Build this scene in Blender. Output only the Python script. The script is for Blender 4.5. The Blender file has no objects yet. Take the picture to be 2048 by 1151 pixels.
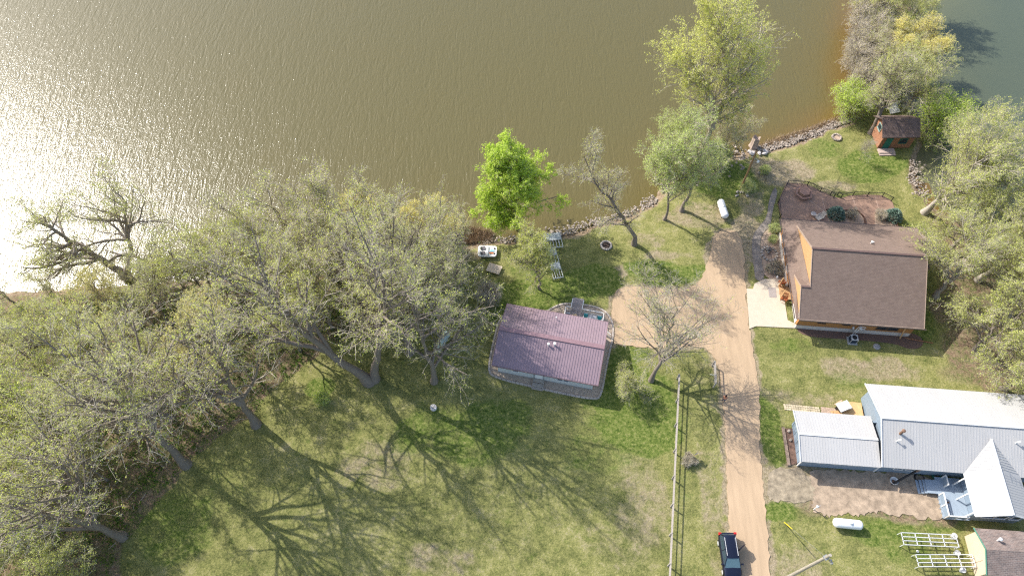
import bpy, bmesh, math, random
import numpy as np
from mathutils import Vector, Matrix
R = math.radians
rnd = random.Random(7)
sc = bpy.context.scene; sc.render.engine = 'CYCLES'
C = sc.collection
# ---------------------------------------------------------------- camera, sky, sun, exposure
F, H, TILT = 1400.0, 77.0, R(32)
cam = bpy.data.cameras.new("camera"); cam.sensor_width = 36; cam.lens = F / 2048 * 36
cam.clip_start = 1; cam.clip_end = 6000
co = bpy.data.objects.new("camera", cam); C.objects.link(co)
co.location = (0, 0, H); co.rotation_euler = (TILT, 0, 0); sc.camera = co
SUN_EL, SUN_DIR = R(40), (-0.805, 0.593)
w = bpy.data.worlds.new("World"); sc.world = w; w.use_nodes = True
nt = w.node_tree; bg = nt.nodes['Background']
sky = nt.nodes.new('ShaderNodeTexSky'); sky.sky_type = 'NISHITA'; sky.sun_disc = False
sky.sun_elevation = SUN_EL; sky.sun_rotation = math.atan2(SUN_DIR[0], SUN_DIR[1])
sky.air_density = 1.0; sky.dust_density = 2.0
nt.links.new(sky.outputs[0], bg.inputs[0]); bg.inputs[1].default_value = 0.15
sl = bpy.data.lights.new("sun", 'SUN'); sl.energy = 3.6; sl.angle = R(0.5); sl.color = (1, 0.965, 0.905)
so = bpy.data.objects.new("sun", sl); C.objects.link(so); so.location = (-60, 60, 80)
sd = Vector((SUN_DIR[0] * math.cos(SUN_EL), SUN_DIR[1] * math.cos(SUN_EL), math.sin(SUN_EL)))
so.rotation_euler = sd.to_track_quat('Z', 'Y').to_euler()
vs = sc.view_settings; vs.view_transform = 'Standard'; vs.look = 'None'; vs.gamma = 1; vs.exposure = 0.82

sc.cycles.use_denoising = False; sc.cycles.filter_width = 1.25; sc.cycles.max_bounces = 6; sc.cycles.diffuse_bounces = 3; sc.cycles.sample_clamp_indirect = 4
# ---------------------------------------------------------------- survey: where a sight line meets height z
cT, sT = math.cos(TILT), math.sin(TILT)
def P(px, py, z=0.0):
    u = (px - 1024) / F; v = (575.5 - py) / F
    r = (u, sT + cT * v, -cT + sT * v); t = (H - z) / (-r[2])
    return Vector((r[0] * t, r[1] * t, z))
def PA(pts, z=0.0):
    a = np.array(pts, float); u = (a[:, 0] - 1024) / F; v = (575.5 - a[:, 1]) / F
    t = (H - z) / (cT - sT * v)
    return np.stack([u * t, (sT + cT * v) * t], 1)

# ---------------------------------------------------------------- materials
MATS = {}
def node(nt, t, **k):
    n = nt.nodes.new(t)
    for a, b in k.items(): setattr(n, a, b)
    return n
def mat(name, col, rough=0.8, metal=0.0, var=0.12, scale=3.0, bump=0.0, bscale=30.0, spec=0.3, stretch=(1, 1, 1), emis=None):
    if name in MATS: return MATS[name]
    m = bpy.data.materials.new(name); m.use_nodes = True; nt = m.node_tree
    b = nt.nodes['Principled BSDF']; b.inputs['Roughness'].default_value = rough
    b.inputs['Metallic'].default_value = metal; b.inputs['Specular IOR Level'].default_value = spec
    tc = node(nt, 'ShaderNodeTexCoord'); mp = node(nt, 'ShaderNodeMapping'); mp.inputs['Scale'].default_value = stretch
    nt.links.new(tc.outputs['Object'], mp.inputs[0])
    nz = node(nt, 'ShaderNodeTexNoise'); nz.inputs['Scale'].default_value = scale; nz.inputs['Detail'].default_value = 6
    nz.inputs['Roughness'].default_value = 0.65
    nt.links.new(mp.outputs[0], nz.inputs['Vector'])
    cr = node(nt, 'ShaderNodeValToRGB')
    cr.color_ramp.elements[0].position = .3; cr.color_ramp.elements[1].position = .7
    cr.color_ramp.elements[0].color = tuple(max(0, c * (1 - var)) for c in col) + (1,)
    cr.color_ramp.elements[1].color = tuple(min(1, c * (1 + var)) for c in col) + (1,)
    nt.links.new(nz.outputs['Fac'], cr.inputs[0]); nt.links.new(cr.outputs[0], b.inputs['Base Color'])
    if bump:
        n2 = node(nt, 'ShaderNodeTexNoise'); n2.inputs['Scale'].default_value = bscale; n2.inputs['Detail'].default_value = 4
        nt.links.new(mp.outputs[0], n2.inputs['Vector'])
        bp = node(nt, 'ShaderNodeBump'); bp.inputs['Strength'].default_value = bump; bp.inputs['Distance'].default_value = .03
        nt.links.new(n2.outputs['Fac'], bp.inputs['Height']); nt.links.new(bp.outputs[0], b.inputs['Normal'])
    MATS[name] = m; return m
def mat_brick(name, c1, c2, mortar, w_, h_, ms=0.006, rough=.85, var=.25, axes='xy', bump=.3, bias=0.0, off=.5):
    m = bpy.data.materials.new(name); m.use_nodes = True; nt = m.node_tree; b = nt.nodes['Principled BSDF']
    b.inputs['Roughness'].default_value = rough; b.inputs['Specular IOR Level'].default_value = .2
    tc = node(nt, 'ShaderNodeTexCoord'); sep = node(nt, 'ShaderNodeSeparateXYZ'); com = node(nt, 'ShaderNodeCombineXYZ')
    nt.links.new(tc.outputs['Object'], sep.inputs[0])
    if axes == 'sz':       # walls: run along x+y, rows along z
        ad = node(nt, 'ShaderNodeMath', operation='ADD'); nt.links.new(sep.outputs[0], ad.inputs[0]); nt.links.new(sep.outputs[1], ad.inputs[1])
        nt.links.new(ad.outputs[0], com.inputs[0]); nt.links.new(sep.outputs[2], com.inputs[1])
    else:
        a, c = {'xy': (0, 1), 'yx': (1, 0)}[axes]
        nt.links.new(sep.outputs[a], com.inputs[0]); nt.links.new(sep.outputs[c], com.inputs[1])
    br = node(nt, 'ShaderNodeTexBrick'); br.inputs['Color1'].default_value = c1 + (1,); br.inputs['Color2'].default_value = c2 + (1,)
    br.inputs['Mortar'].default_value = mortar + (1,); br.inputs['Scale'].default_value = 1; br.inputs['Mortar Size'].default_value = ms
    br.inputs['Brick Width'].default_value = w_; br.inputs['Row Height'].default_value = h_; br.inputs['Bias'].default_value = bias
    br.offset = off
    nt.links.new(com.outputs[0], br.inputs['Vector'])
    nz = node(nt, 'ShaderNodeTexNoise'); nz.inputs['Scale'].default_value = 1.2; nz.inputs['Detail'].default_value = 5
    nt.links.new(tc.outputs['Object'], nz.inputs['Vector'])
    mr = node(nt, 'ShaderNodeMapRange'); mr.inputs[1].default_value = .3; mr.inputs[2].default_value = .7
    mr.inputs[3].default_value = 1 - var; mr.inputs[4].default_value = 1 + var
    nt.links.new(nz.outputs['Fac'], mr.inputs[0])
    mx = node(nt, 'ShaderNodeVectorMath', operation='MULTIPLY')
    nt.links.new(br.outputs['Color'], mx.inputs[0]); nt.links.new(mr.outputs[0], mx.inputs[1])
    nt.links.new(mx.outputs[0], b.inputs['Base Color'])
    bp = node(nt, 'ShaderNodeBump'); bp.inputs['Strength'].default_value = bump; bp.inputs['Distance'].default_value = .02
    nt.links.new(br.outputs['Fac'], bp.inputs['Height']); bp.invert = True; nt.links.new(bp.outputs[0], b.inputs['Normal'])
    MATS[name] = m; return m

# ---------------------------------------------------------------- mesh builder
class MB:
    def __init__(s): s.v = []; s.f = []; s.m = []
    def add(s, vs, fs, mi=0):
        o = len(s.v); s.v += [tuple(x) for x in vs]; s.f += [tuple(i + o for i in f) for f in fs]; s.m += [mi] * len(fs); return s
    def box(s, c, d, rz=0, mi=0, rx=0, ry=0):
        M = Matrix.Translation(c) @ Matrix.Rotation(rz, 4, 'Z') @ Matrix.Rotation(ry, 4, 'Y') @ Matrix.Rotation(rx, 4, 'X')
        v = [M @ Vector((x * d[0] / 2, y * d[1] / 2, z * d[2] / 2)) for x in (-1, 1) for y in (-1, 1) for z in (-1, 1)]
        return s.add(v, [(0, 1, 3, 2), (4, 6, 7, 5), (0, 4, 5, 1), (2, 3, 7, 6), (0, 2, 6, 4), (1, 5, 7, 3)], mi)
    def bar(s, a, b, w_, h_, mi=0):
        a = Vector(a); b = Vector(b); d = b - a; L = d.length; q = d.to_track_quat('X', 'Z')
        M = Matrix.Translation((a + b) / 2) @ q.to_matrix().to_4x4()
        v = [M @ Vector((x * L / 2, y * w_ / 2, z * h_ / 2)) for x in (-1, 1) for y in (-1, 1) for z in (-1, 1)]
        return s.add(v, [(0, 1, 3, 2), (4, 6, 7, 5), (0, 4, 5, 1), (2, 3, 7, 6), (0, 2, 6, 4), (1, 5, 7, 3)], mi)
    def slab(s, pts, t, mi=0):   # polygon (3d) thickened downwards by t
        n = len(pts); v = [Vector(p) for p in pts] + [Vector(p) - Vector((0, 0, t)) for p in pts]
        f = [tuple(range(n)), tuple(range(2 * n - 1, n - 1, -1))] + [(i, i + n, (i + 1) % n + n, (i + 1) % n) for i in range(n)]
        return s.add(v, f, mi)
    def vslab(s, pts, d, mi=0):  # polygon thickened along vector d
        d = Vector(d); n = len(pts); v = [Vector(p) for p in pts] + [Vector(p) + d for p in pts]
        f = [tuple(range(n)), tuple(range(2 * n - 1, n - 1, -1))] + [(i, i + n, (i + 1) % n + n, (i + 1) % n) for i in range(n)]
        return s.add(v, f, mi)
    def tube(s, path, rad, n=8, mi=0, caps=True):
        path = [Vector(p) for p in path]; rad = rad if hasattr(rad, '__len__') else [rad] * len(path)
        o = len(s.v); vs = []
        for i, p in enumerate(path):
            d = (path[min(i + 1, len(path) - 1)] - path[max(i - 1, 0)]).normalized()
            u = d.orthogonal().normalized() if i == 0 else (u - d * u.dot(d)).normalized()
            w_ = d.cross(u)
            vs += [p + (u * math.cos(2 * math.pi * k / n) + w_ * math.sin(2 * math.pi * k / n)) * rad[i] for k in range(n)]
        fs = [(i * n + k, i * n + (k + 1) % n, (i + 1) * n + (k + 1) % n, (i + 1) * n + k) for i in range(len(path) - 1) for k in range(n)]
        if caps: fs += [tuple(range(n - 1, -1, -1)), tuple(range(len(vs) - n, len(vs)))]
        return s.add(vs, fs, mi)
    def lathe(s, prof, n=16, c=(0, 0, 0), mi=0, axis=None):
        vs = []; M = Matrix.Translation(c) @ (axis.to_4x4() if axis is not None else Matrix.Identity(4))
        for r, z in prof: vs += [M @ Vector((r * math.cos(2 * math.pi * k / n), r * math.sin(2 * math.pi * k / n), z)) for k in range(n)]
        fs = [(i * n + k, i * n + (k + 1) % n, (i + 1) * n + (k + 1) % n, (i + 1) * n + k) for i in range(len(prof) - 1) for k in range(n)]
        fs += [tuple(range(n - 1, -1, -1)), tuple(range(len(vs) - n, len(vs)))]
        return s.add(vs, fs, mi)
    def rock(s, c, r, rg, mi=0, flat=.6):
        a = [(-1, 0), (-.5, .87), (.5, .87), (1, 0), (.5, -.87), (-.5, -.87)]
        q = rg.random() * 6.28; vs = []
        for z, k in ((-.5, .8), (.25, 1), (.8, .55)):
            for x, y in a:
                j = k * (0.75 + rg.random() * .45); X, Y = x * j * r[0], y * j * r[1]
                vs.append((c[0] + X * math.cos(q) - Y * math.sin(q), c[1] + X * math.sin(q) + Y * math.cos(q), c[2] + z * r[2] * (0.8 + rg.random() * .4)))
        fs = [(i * 6 + k, i * 6 + (k + 1) % 6, i * 6 + 6 + (k + 1) % 6, i * 6 + 6 + k) for i in range(2) for k in range(6)] + [(12, 13, 14, 15, 16, 17)]
        return s.add(vs, [f[::-1] for f in fs], mi)
    def build(s, name, m, parent=None, smooth=False, label=None):
        me = bpy.data.meshes.new(name); me.from_pydata([tuple(v) for v in s.v], [], s.f)
        ms = m if isinstance(m, (list, tuple)) else [m]
        for x in ms: me.materials.append(x)
        if len(ms) > 1: me.polygons.foreach_set('material_index', s.m)
        bm = bmesh.new(); bm.from_mesh(me); bmesh.ops.delete(bm, geom=[v for v in bm.verts if not v.link_faces], context='VERTS'); bmesh.ops.recalc_face_normals(bm, faces=bm.faces); bm.to_mesh(me); bm.free()
        if smooth:
            me.polygons.foreach_set('use_smooth', [True] * len(me.polygons))
            try: me.set_sharp_from_angle(angle=R(40))
            except Exception: pass
        o = bpy.data.objects.new(name, me); C.objects.link(o)
        if parent: o.parent = parent
        if label: o['label'] = label
        return o
def thing(name, label, cat, loc=(0, 0, 0), rz=0, group=None):
    o = bpy.data.objects.new(name, None); C.objects.link(o); o.location = loc; o.rotation_euler = (0, 0, rz)
    o.empty_display_size = .2; return tag(o, label, cat, group)
def tag(o, label, cat, group=None):
    o['label'] = label; o['category'] = cat
    if group: o['group'] = group
    return o
def kind(o, k, label=None):
    o['kind'] = k
    if label: o['label'] = label
    return o
def dup(root, loc, rz, label, group=None):
    r = root.copy(); C.objects.link(r); r.location = loc; r.rotation_euler = (0, 0, rz); r['label'] = label
    if group: r['group'] = group
    def rec(a, b):
        for ch in list(a.children):
            c = ch.copy(); C.objects.link(c); c.parent = b; rec(ch, c)
    rec(root, r); return r
def np_mesh(name, V, faces, mi, mats, smooth=None):
    """V (n,3); faces list of int arrays (k,3|4); mi list of material index per array"""
    me = bpy.data.meshes.new(name); me.vertices.add(len(V)); me.vertices.foreach_set('co', V.astype(np.float32).ravel())
    tot = np.concatenate([np.full(len(f), f.shape[1]) for f in faces]); li = np.concatenate([f.ravel() for f in faces])
    me.loops.add(len(li)); me.loops.foreach_set('vertex_index', li.astype(np.int32))
    me.polygons.add(len(tot)); st = np.concatenate([[0], np.cumsum(tot)[:-1]])
    me.polygons.foreach_set('loop_start', st.astype(np.int32)); me.polygons.foreach_set('loop_total', tot.astype(np.int32))
    me.polygons.foreach_set('material_index', np.concatenate([np.full(len(f), m) for f, m in zip(faces, mi)]).astype(np.int32))
    if smooth is not None:
        me.polygons.foreach_set('use_smooth', np.concatenate([np.full(len(f), s) for f, s in zip(faces, smooth)]))
    for m in mats: me.materials.append(m)
    me.update(calc_edges=True); return me

# ---------------------------------------------------------------- distance fields for the setting
def poly_sd(X, Y, poly):
    """signed distance (positive inside) from points to polygon"""
    d = np.full(X.shape, 1e9); ins = np.zeros(X.shape, bool); n = len(poly)
    for i in range(n):
        ax, ay = poly[i]; bx, by = poly[(i + 1) % n]
        ex, ey = bx - ax, by - ay; L = ex * ex + ey * ey + 1e-12
        t = np.clip(((X - ax) * ex + (Y - ay) * ey) / L, 0, 1)
        d = np.minimum(d, (X - ax - t * ex) ** 2 + (Y - ay - t * ey) ** 2)
        if ay != by:
            c = ((ay > Y) != (by > Y)) & (X < (bx - ax) * (Y - ay) / (by - ay) + ax); ins ^= c
    d = np.sqrt(d); return np.where(ins, d, -d)
_g = np.random.RandomState(3).rand(64, 64)
def vnoise(X, Y, s):
    x = X / s; y = Y / s; xi = np.floor(x).astype(int); yi = np.floor(y).astype(int); fx = x - xi; fy = y - yi
    fx = fx * fx * (3 - 2 * fx); fy = fy * fy * (3 - 2 * fy); g = lambda a, b: _g[a % 64, b % 64]
    return (g(xi, yi) * (1 - fx) + g(xi + 1, yi) * fx) * (1 - fy) + (g(xi, yi + 1) * (1 - fx) + g(xi + 1, yi + 1) * fx) * fy
def fbm(X, Y, s): return (vnoise(X, Y, s) + .5 * vnoise(X + 31, Y + 7, s / 2.1) + .25 * vnoise(X + 11, Y + 53, s / 4.3)) / 1.75
def sstep(a, b, x): t = np.clip((x - a) / (b - a), 0, 1); return t * t * (3 - 2 * t)

SHORE_W = [(-700, 640), (-300, 600), (0, 574), (90, 574), (170, 566), (240, 566), (330, 552), (430, 552), (520, 528), (600, 522), (700, 516), (800, 502),
           (870, 486), (930, 482), (985, 474), (1060, 466), (1130, 460), (1160, 451), (1200, 438), (1250, 424), (1290, 405), (1308, 390), (1316, 376),
           (1326, 356), (1345, 340), (1365, 322), (1395, 318), (1440, 314), (1480, 303), (1515, 293), (1560, 283), (1610, 268), (1655, 248), (1690, 236),
           (1712, 222), (1722, 195), (1706, 165), (1704, 120), (1716, 90), (1722, 50), (1728, 0), (1736, -60), (1750, -120)]
SHORE_E = [(1870, -120), (1845, -60), (1830, 0), (1815, 60), (1812, 120), (1825, 170), (1835, 210), (1852, 250), (1850, 290), (1838, 330), (1842, 368),
           (1868, 402), (1915, 432), (1990, 470), (2070, 530), (2200, 610), (2500, 700)]
sw = PA(SHORE_W); se = PA(SHORE_E)
land = [(-2500, -600), (-2500, 60)] + [tuple(p) for p in sw] + [(sw[-1][0] + 40, 400), (150, 2500), (260, 2500), (se[0][0] + 45, 400)] + [tuple(p) for p in se] + [(2500, 90), (2500, -600)]

def axis(a, b, step, far):
    c = list(np.arange(a, b + 1e-6, step)); d = step; l = [a]; r_ = [b]
    while l[-1] > -far: d *= 1.35; l.append(l[-1] - d)
    d = step
    while r_[-1] < far: d *= 1.35; r_.append(r_[-1] + d)
    return np.array(l[:0:-1] + c + r_[1:])
gx = axis(-95, 95, .4, 2400); gy = axis(2, 118, .4, 2400); gy = gy[gy > -550]
X, Y = np.meshgrid(gx, gy)
jit = (fbm(X, Y, 1.6) - .5) * 1.3
SD = poly_sd(X, Y, land) + np.where((abs(X) < 96) & (Y > 0) & (Y < 120), jit, 0)
Z = np.where(SD > 0, 0, -0.06 - 1.5 * sstep(0, 9, -SD)); Z = np.where(SD > 0, -0.62 + .62 * sstep(-.3, 1.9, SD), Z - .56)
Z = Z + np.where(SD > 2, (fbm(X, Y, 7) - .5) * .10 - .05, 0)
def blobs(lst):
    a = np.zeros(X.shape)
    n = (fbm(X + 13, Y, 3.5) - .5)
    for px, py, rx, ry, v in lst:
        c = P(px, py); sx = rx / 17.; sy = ry / 14.
        q = np.sqrt(((X - c.x) / sx) ** 2 + ((Y - c.y) / sy) ** 2) + n * .9
        a = np.maximum(a, v * sstep(1.25, .6, q))
    return a
litter_poly = PA([(-600, 1400), (180, 1300), (240, 1151), (248, 1085), (325, 990), (365, 940), (430, 880), (500, 840), (560, 770), (650, 700), (740, 660), (830, 640), (880, 600),
                  (900, 545), (905, 470), (0, 540), (-800, 600)])
lsd = poly_sd(X, Y, [tuple(p) for p in litter_poly]) + (fbm(X, Y, 2.5) - .5) * 1.6
lit = sstep(-.3, .6, lsd)
east = PA([(1830, 300), (1850, 420), (1870, 520), (1858, 600), (1870, 690), (1900, 735), (1990, 790), (2048, 830), (2300, 900), (2300, 500), (1990, 440)])
lit = np.maximum(lit, .8 * sstep(-1, 1.5, poly_sd(X, Y, [tuple(p) for p in east]) + (fbm(X, Y, 3) - .5) * 4))
isth = PA([(1690, 260), (1745, 215), (1860, 220), (1870, -200), (1690, -200), (1700, 160)])
lit = np.maximum(lit, .9 * sstep(-1, 1, poly_sd(X, Y, [tuple(p) for p in isth]) + (fbm(X, Y, 2) - .5) * 3))
lit = np.maximum(lit, blobs([(1690, 985, 110, 36, .66), (1790, 1005, 110, 40, .75), (1870, 1000, 50, 50, .8), (1640, 1015, 60, 20, .6), (1630, 1120, 60, 30, .3), (1950, 740, 90, 30, .6)]))
green = blobs([(1090, 590, 140, 36, 1), (1190, 560, 80, 40, 1), (1330, 545, 100, 28, 1), (1260, 800, 90, 80, 1), (1290, 860, 70, 45, .9), (1000, 600, 40, 50, .8), (1545, 870, 30, 70, 1),
               (490, 600, 60, 28, 1), (400, 1010, 40, 30, .3), (1740, 330, 110, 45, .85), (1650, 300, 70, 40, .6), (1790, 470, 100, 50, .6), (1450, 360, 80, 60, .8), (1350, 850, 40, 120, .4),
               (950, 860, 160, 60, .7), (640, 775, 30, 20, 1), (1700, 395, 60, 10, .9), (1580, 690, 60, 20, .6), (1840, 640, 60, 60, .6), (1190, 900, 90, 50, .5),
               (1760, 1060, 90, 30, .8), (1880, 1040, 60, 25, .7), (1560, 1020, 50, 20, .8), (1810, 1090, 60, 40, .6), (340, 1060, 90, 60, .6), (1700, 760, 70, 20, .5), (800, 545, 30, 14, .9),
               (1270, 700, 40, 30, .8), (60, 830, 60, 30, .5), (1900, 540, 20, 16, 1), (1060, 540, 60, 25, .6), (440, 960, 80, 60, .4)])
dry = blobs([(1590, 968, 100, 46, 1), (1700, 985, 130, 34, 1), (1800, 1005, 110, 40, 1), (1640, 985, 80, 40, 1), (1570, 340, 90, 45, .8), (1500, 400, 40, 60, .6), (1660, 375, 70, 25, .6), (1300, 480, 70, 18, .5), (1240, 545, 24, 18, .9), (1600, 800, 160, 30, .5), (1730, 740, 120, 30, .6),
             (1500, 470, 40, 60, 1), (1590, 965, 60, 34, 1), (1500, 1100, 20, 120, .6), (1700, 830, 60, 20, .8), (1390, 430, 90, 40, .6), (1340, 510, 60, 16, .6),
             (800, 900, 60, 40, .4), (1280, 1000, 60, 90, .5), (750, 930, 80, 40, .5), (1420, 1000, 24, 120, .5), (1110, 470, 90, 14, .6), (1660, 970, 160, 26, .8),
             (1750, 440, 20, 12, .6), (1420, 760, 30, 80, .4), (860, 1120, 90, 30, .5), (930, 510, 50, 12, .7), (1240, 1080, 80, 60, .4), (1600, 1130, 90, 40, .5)])
drive = PA([(1464, 1160), (1460, 1070), (1457, 1000), (1453, 960), (1452, 900), (1450, 850), (1447, 800), (1442, 765), (1437, 730), (1424, 704), (1400, 690), (1340, 698), (1270, 692), (1222, 688),
            (1218, 650), (1227, 600), (1236, 573), (1300, 573), (1365, 580), (1398, 566), (1415, 530), (1422, 490), (1432, 466), (1452, 458), (1478, 462), (1488, 500), (1489, 540), (1491, 578), (1497, 652),
            (1500, 662), (1507, 705), (1517, 760), (1520, 830), (1519, 880), (1524, 950), (1530, 1010), (1537, 1080), (1541, 1160)])
drive = [tuple(p) for p in drive]; drive = [(19.5, -120)] + drive[:1] + drive[1:] + [(23, -120)]
if drive[0][1] < 0: drive = drive
dsd = poly_sd(X, Y, drive)
dry = np.maximum(dry, sstep(-1.1, .1, dsd + (fbm(X, Y, .9) - .5) * 1.2))
bank = sstep(2.4, .5, SD) * (SD > -1)
V = np.stack([X, Y, Z], -1).reshape(-1, 3); ny, nx = X.shape
idx = np.arange(ny * nx).reshape(ny, nx)
FQ = np.stack([idx[:-1, :-1], idx[:-1, 1:], idx[1:, 1:], idx[1:, :-1]], -1).reshape(-1, 4)
def attr(me, name, a):
    t = me.attributes.new(name, 'FLOAT', 'POINT'); t.data.foreach_set('value', a.astype(np.float32).ravel())

def ground_material():
    m = bpy.data.materials.new('meadow_ground'); m.use_nodes = True; nt = m.node_tree; b = nt.nodes['Principled BSDF']
    b.inputs['Roughness'].default_value = .95; b.inputs['Specular IOR Level'].default_value = .1
    tc = node(nt, 'ShaderNodeTexCoord')
    def noise(s, det=6, rough=.65, st=(1, 1, 1), off=(0, 0, 0)):
        mp = node(nt, 'ShaderNodeMapping'); mp.inputs['Scale'].default_value = st; mp.inputs['Location'].default_value = off
        nt.links.new(tc.outputs['Object'], mp.inputs[0])
        n = node(nt, 'ShaderNodeTexNoise'); n.inputs['Scale'].default_value = s; n.inputs['Detail'].default_value = det
        n.inputs['Roughness'].default_value = rough; nt.links.new(mp.outputs[0], n.inputs['Vector']); return n.outputs['Fac']
    def ramp(f, *st):
        r_ = node(nt, 'ShaderNodeValToRGB'); e = r_.color_ramp.elements
        e[0].position, e[0].color = st[0][0], st[0][1] + (1,); e[1].position, e[1].color = st[-1][0], st[-1][1] + (1,)
        for p, c in st[1:-1]: x = e.new(p); x.color = c + (1,)
        nt.links.new(f, r_.inputs[0]); return r_.outputs[0]
    def at(n): a = node(nt, 'ShaderNodeAttribute'); a.attribute_name = n; return a.outputs['Fac']
    def mix(f, a, c):
        x = node(nt, 'ShaderNodeMix', data_type='RGBA'); nt.links.new(f, x.inputs[0]); nt.links.new(a, x.inputs[6]); nt.links.new(c, x.inputs[7]); return x.outputs[2]
    def mth(op, a, c):
        x = node(nt, 'ShaderNodeMath', operation=op); x.use_clamp = op == 'ADD' and False
        for i, q in enumerate((a, c)):
            if isinstance(q, (int, float)): x.inputs[i].default_value = q
            else: nt.links.new(q, x.inputs[i])
        return x.outputs[0]
    def soft(a, n, wd):   # attribute broken up by noise
        s_ = mth('ADD', a, mth('MULTIPLY', mth('SUBTRACT', n, .5), wd)); q = node(nt, 'ShaderNodeMapRange'); q.interpolation_type = 'SMOOTHSTEP'
        nt.links.new(s_, q.inputs[0]); q.inputs[1].default_value = .3; q.inputs[2].default_value = .75; return q.outputs[0]
    fine = noise(5, 8, .8); med = noise(.55, 7, .72, off=(3, 9, 0)); big = noise(.09, 4, .55, off=(40, 0, 0)); mid = noise(2.2, 6, .75, off=(7, 0, 0))
    grass = ramp(mth('ADD', mth('MULTIPLY', med, .40), mth('ADD', mth('MULTIPLY', fine, .48), mth('MULTIPLY', big, .12))),
                 (.39, (.075, .095, .022)), (.45, (.155, .16, .055)), (.51, (.245, .24, .08)), (.57, (.33, .30, .135)), (.64, (.42, .36, .23)))
    lush = ramp(mth('ADD', mth('MULTIPLY', mid, .6), mth('MULTIPLY', fine, .4)), (.40, (.05, .085, .015)), (.49, (.13, .17, .036)), (.55, (.205, .225, .065)), (.62, (.32, .30, .12)))
    dryc = ramp(mth('ADD', mth('MULTIPLY', mid, .5), mth('MULTIPLY', fine, .5)), (.36, (.15, .12, .06)), (.5, (.32, .26, .165)), (.64, (.46, .37, .26)))
    litc = ramp(mth('ADD', mth('MULTIPLY', mid, .45), mth('MULTIPLY', fine, .55)), (.36, (.09, .055, .035)), (.46, (.22, .15, .10)), (.56, (.38, .27, .19)), (.68, (.52, .40, .29)))
    litg = ramp(fine, (.4, (.05, .09, .02)), (.6, (.20, .20, .07)))
    litc = mix(soft(med, mid, 1.2), litc, litg)
    wd = node(nt, 'ShaderNodeMapRange'); nt.links.new(noise(1.1, 5, .75, off=(70, 20, 0)), wd.inputs[0]); wd.inputs[1].default_value = .56; wd.inputs[2].default_value = .64; wd.inputs[4].default_value = .5; weed = wd.outputs[0]
    mud = ramp(mid, (.35, (.16, .11, .06)), (.6, (.34, .26, .18)))
    c = mix(soft(at('dry'), med, 1.2), grass, dryc); c = mix(soft(at('green'), med, 1.6), c, lush)
    c = mix(weed, c, lush); c = mix(soft(at('litter'), mid, .45), c, litc); c = mix(soft(at('bank'), mid, .5), c, mud)
    nt.links.new(c, b.inputs['Base Color'])
    bp = node(nt, 'ShaderNodeBump'); bp.inputs['Strength'].default_value = .9; bp.inputs['Distance'].default_value = .12
    nt.links.new(mth('ADD', fine, mth('MULTIPLY', mid, .8)), bp.inputs['Height']); nt.links.new(bp.outputs[0], b.inputs['Normal'])
    return m
me = np_mesh('ground', V, [FQ], [0], [ground_material()], [True])
for n_, a in (('green', green), ('dry', dry), ('litter', lit), ('bank', bank)): attr(me, n_, a)
g = bpy.data.objects.new('ground', me); C.objects.link(g); kind(g, 'structure')

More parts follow.
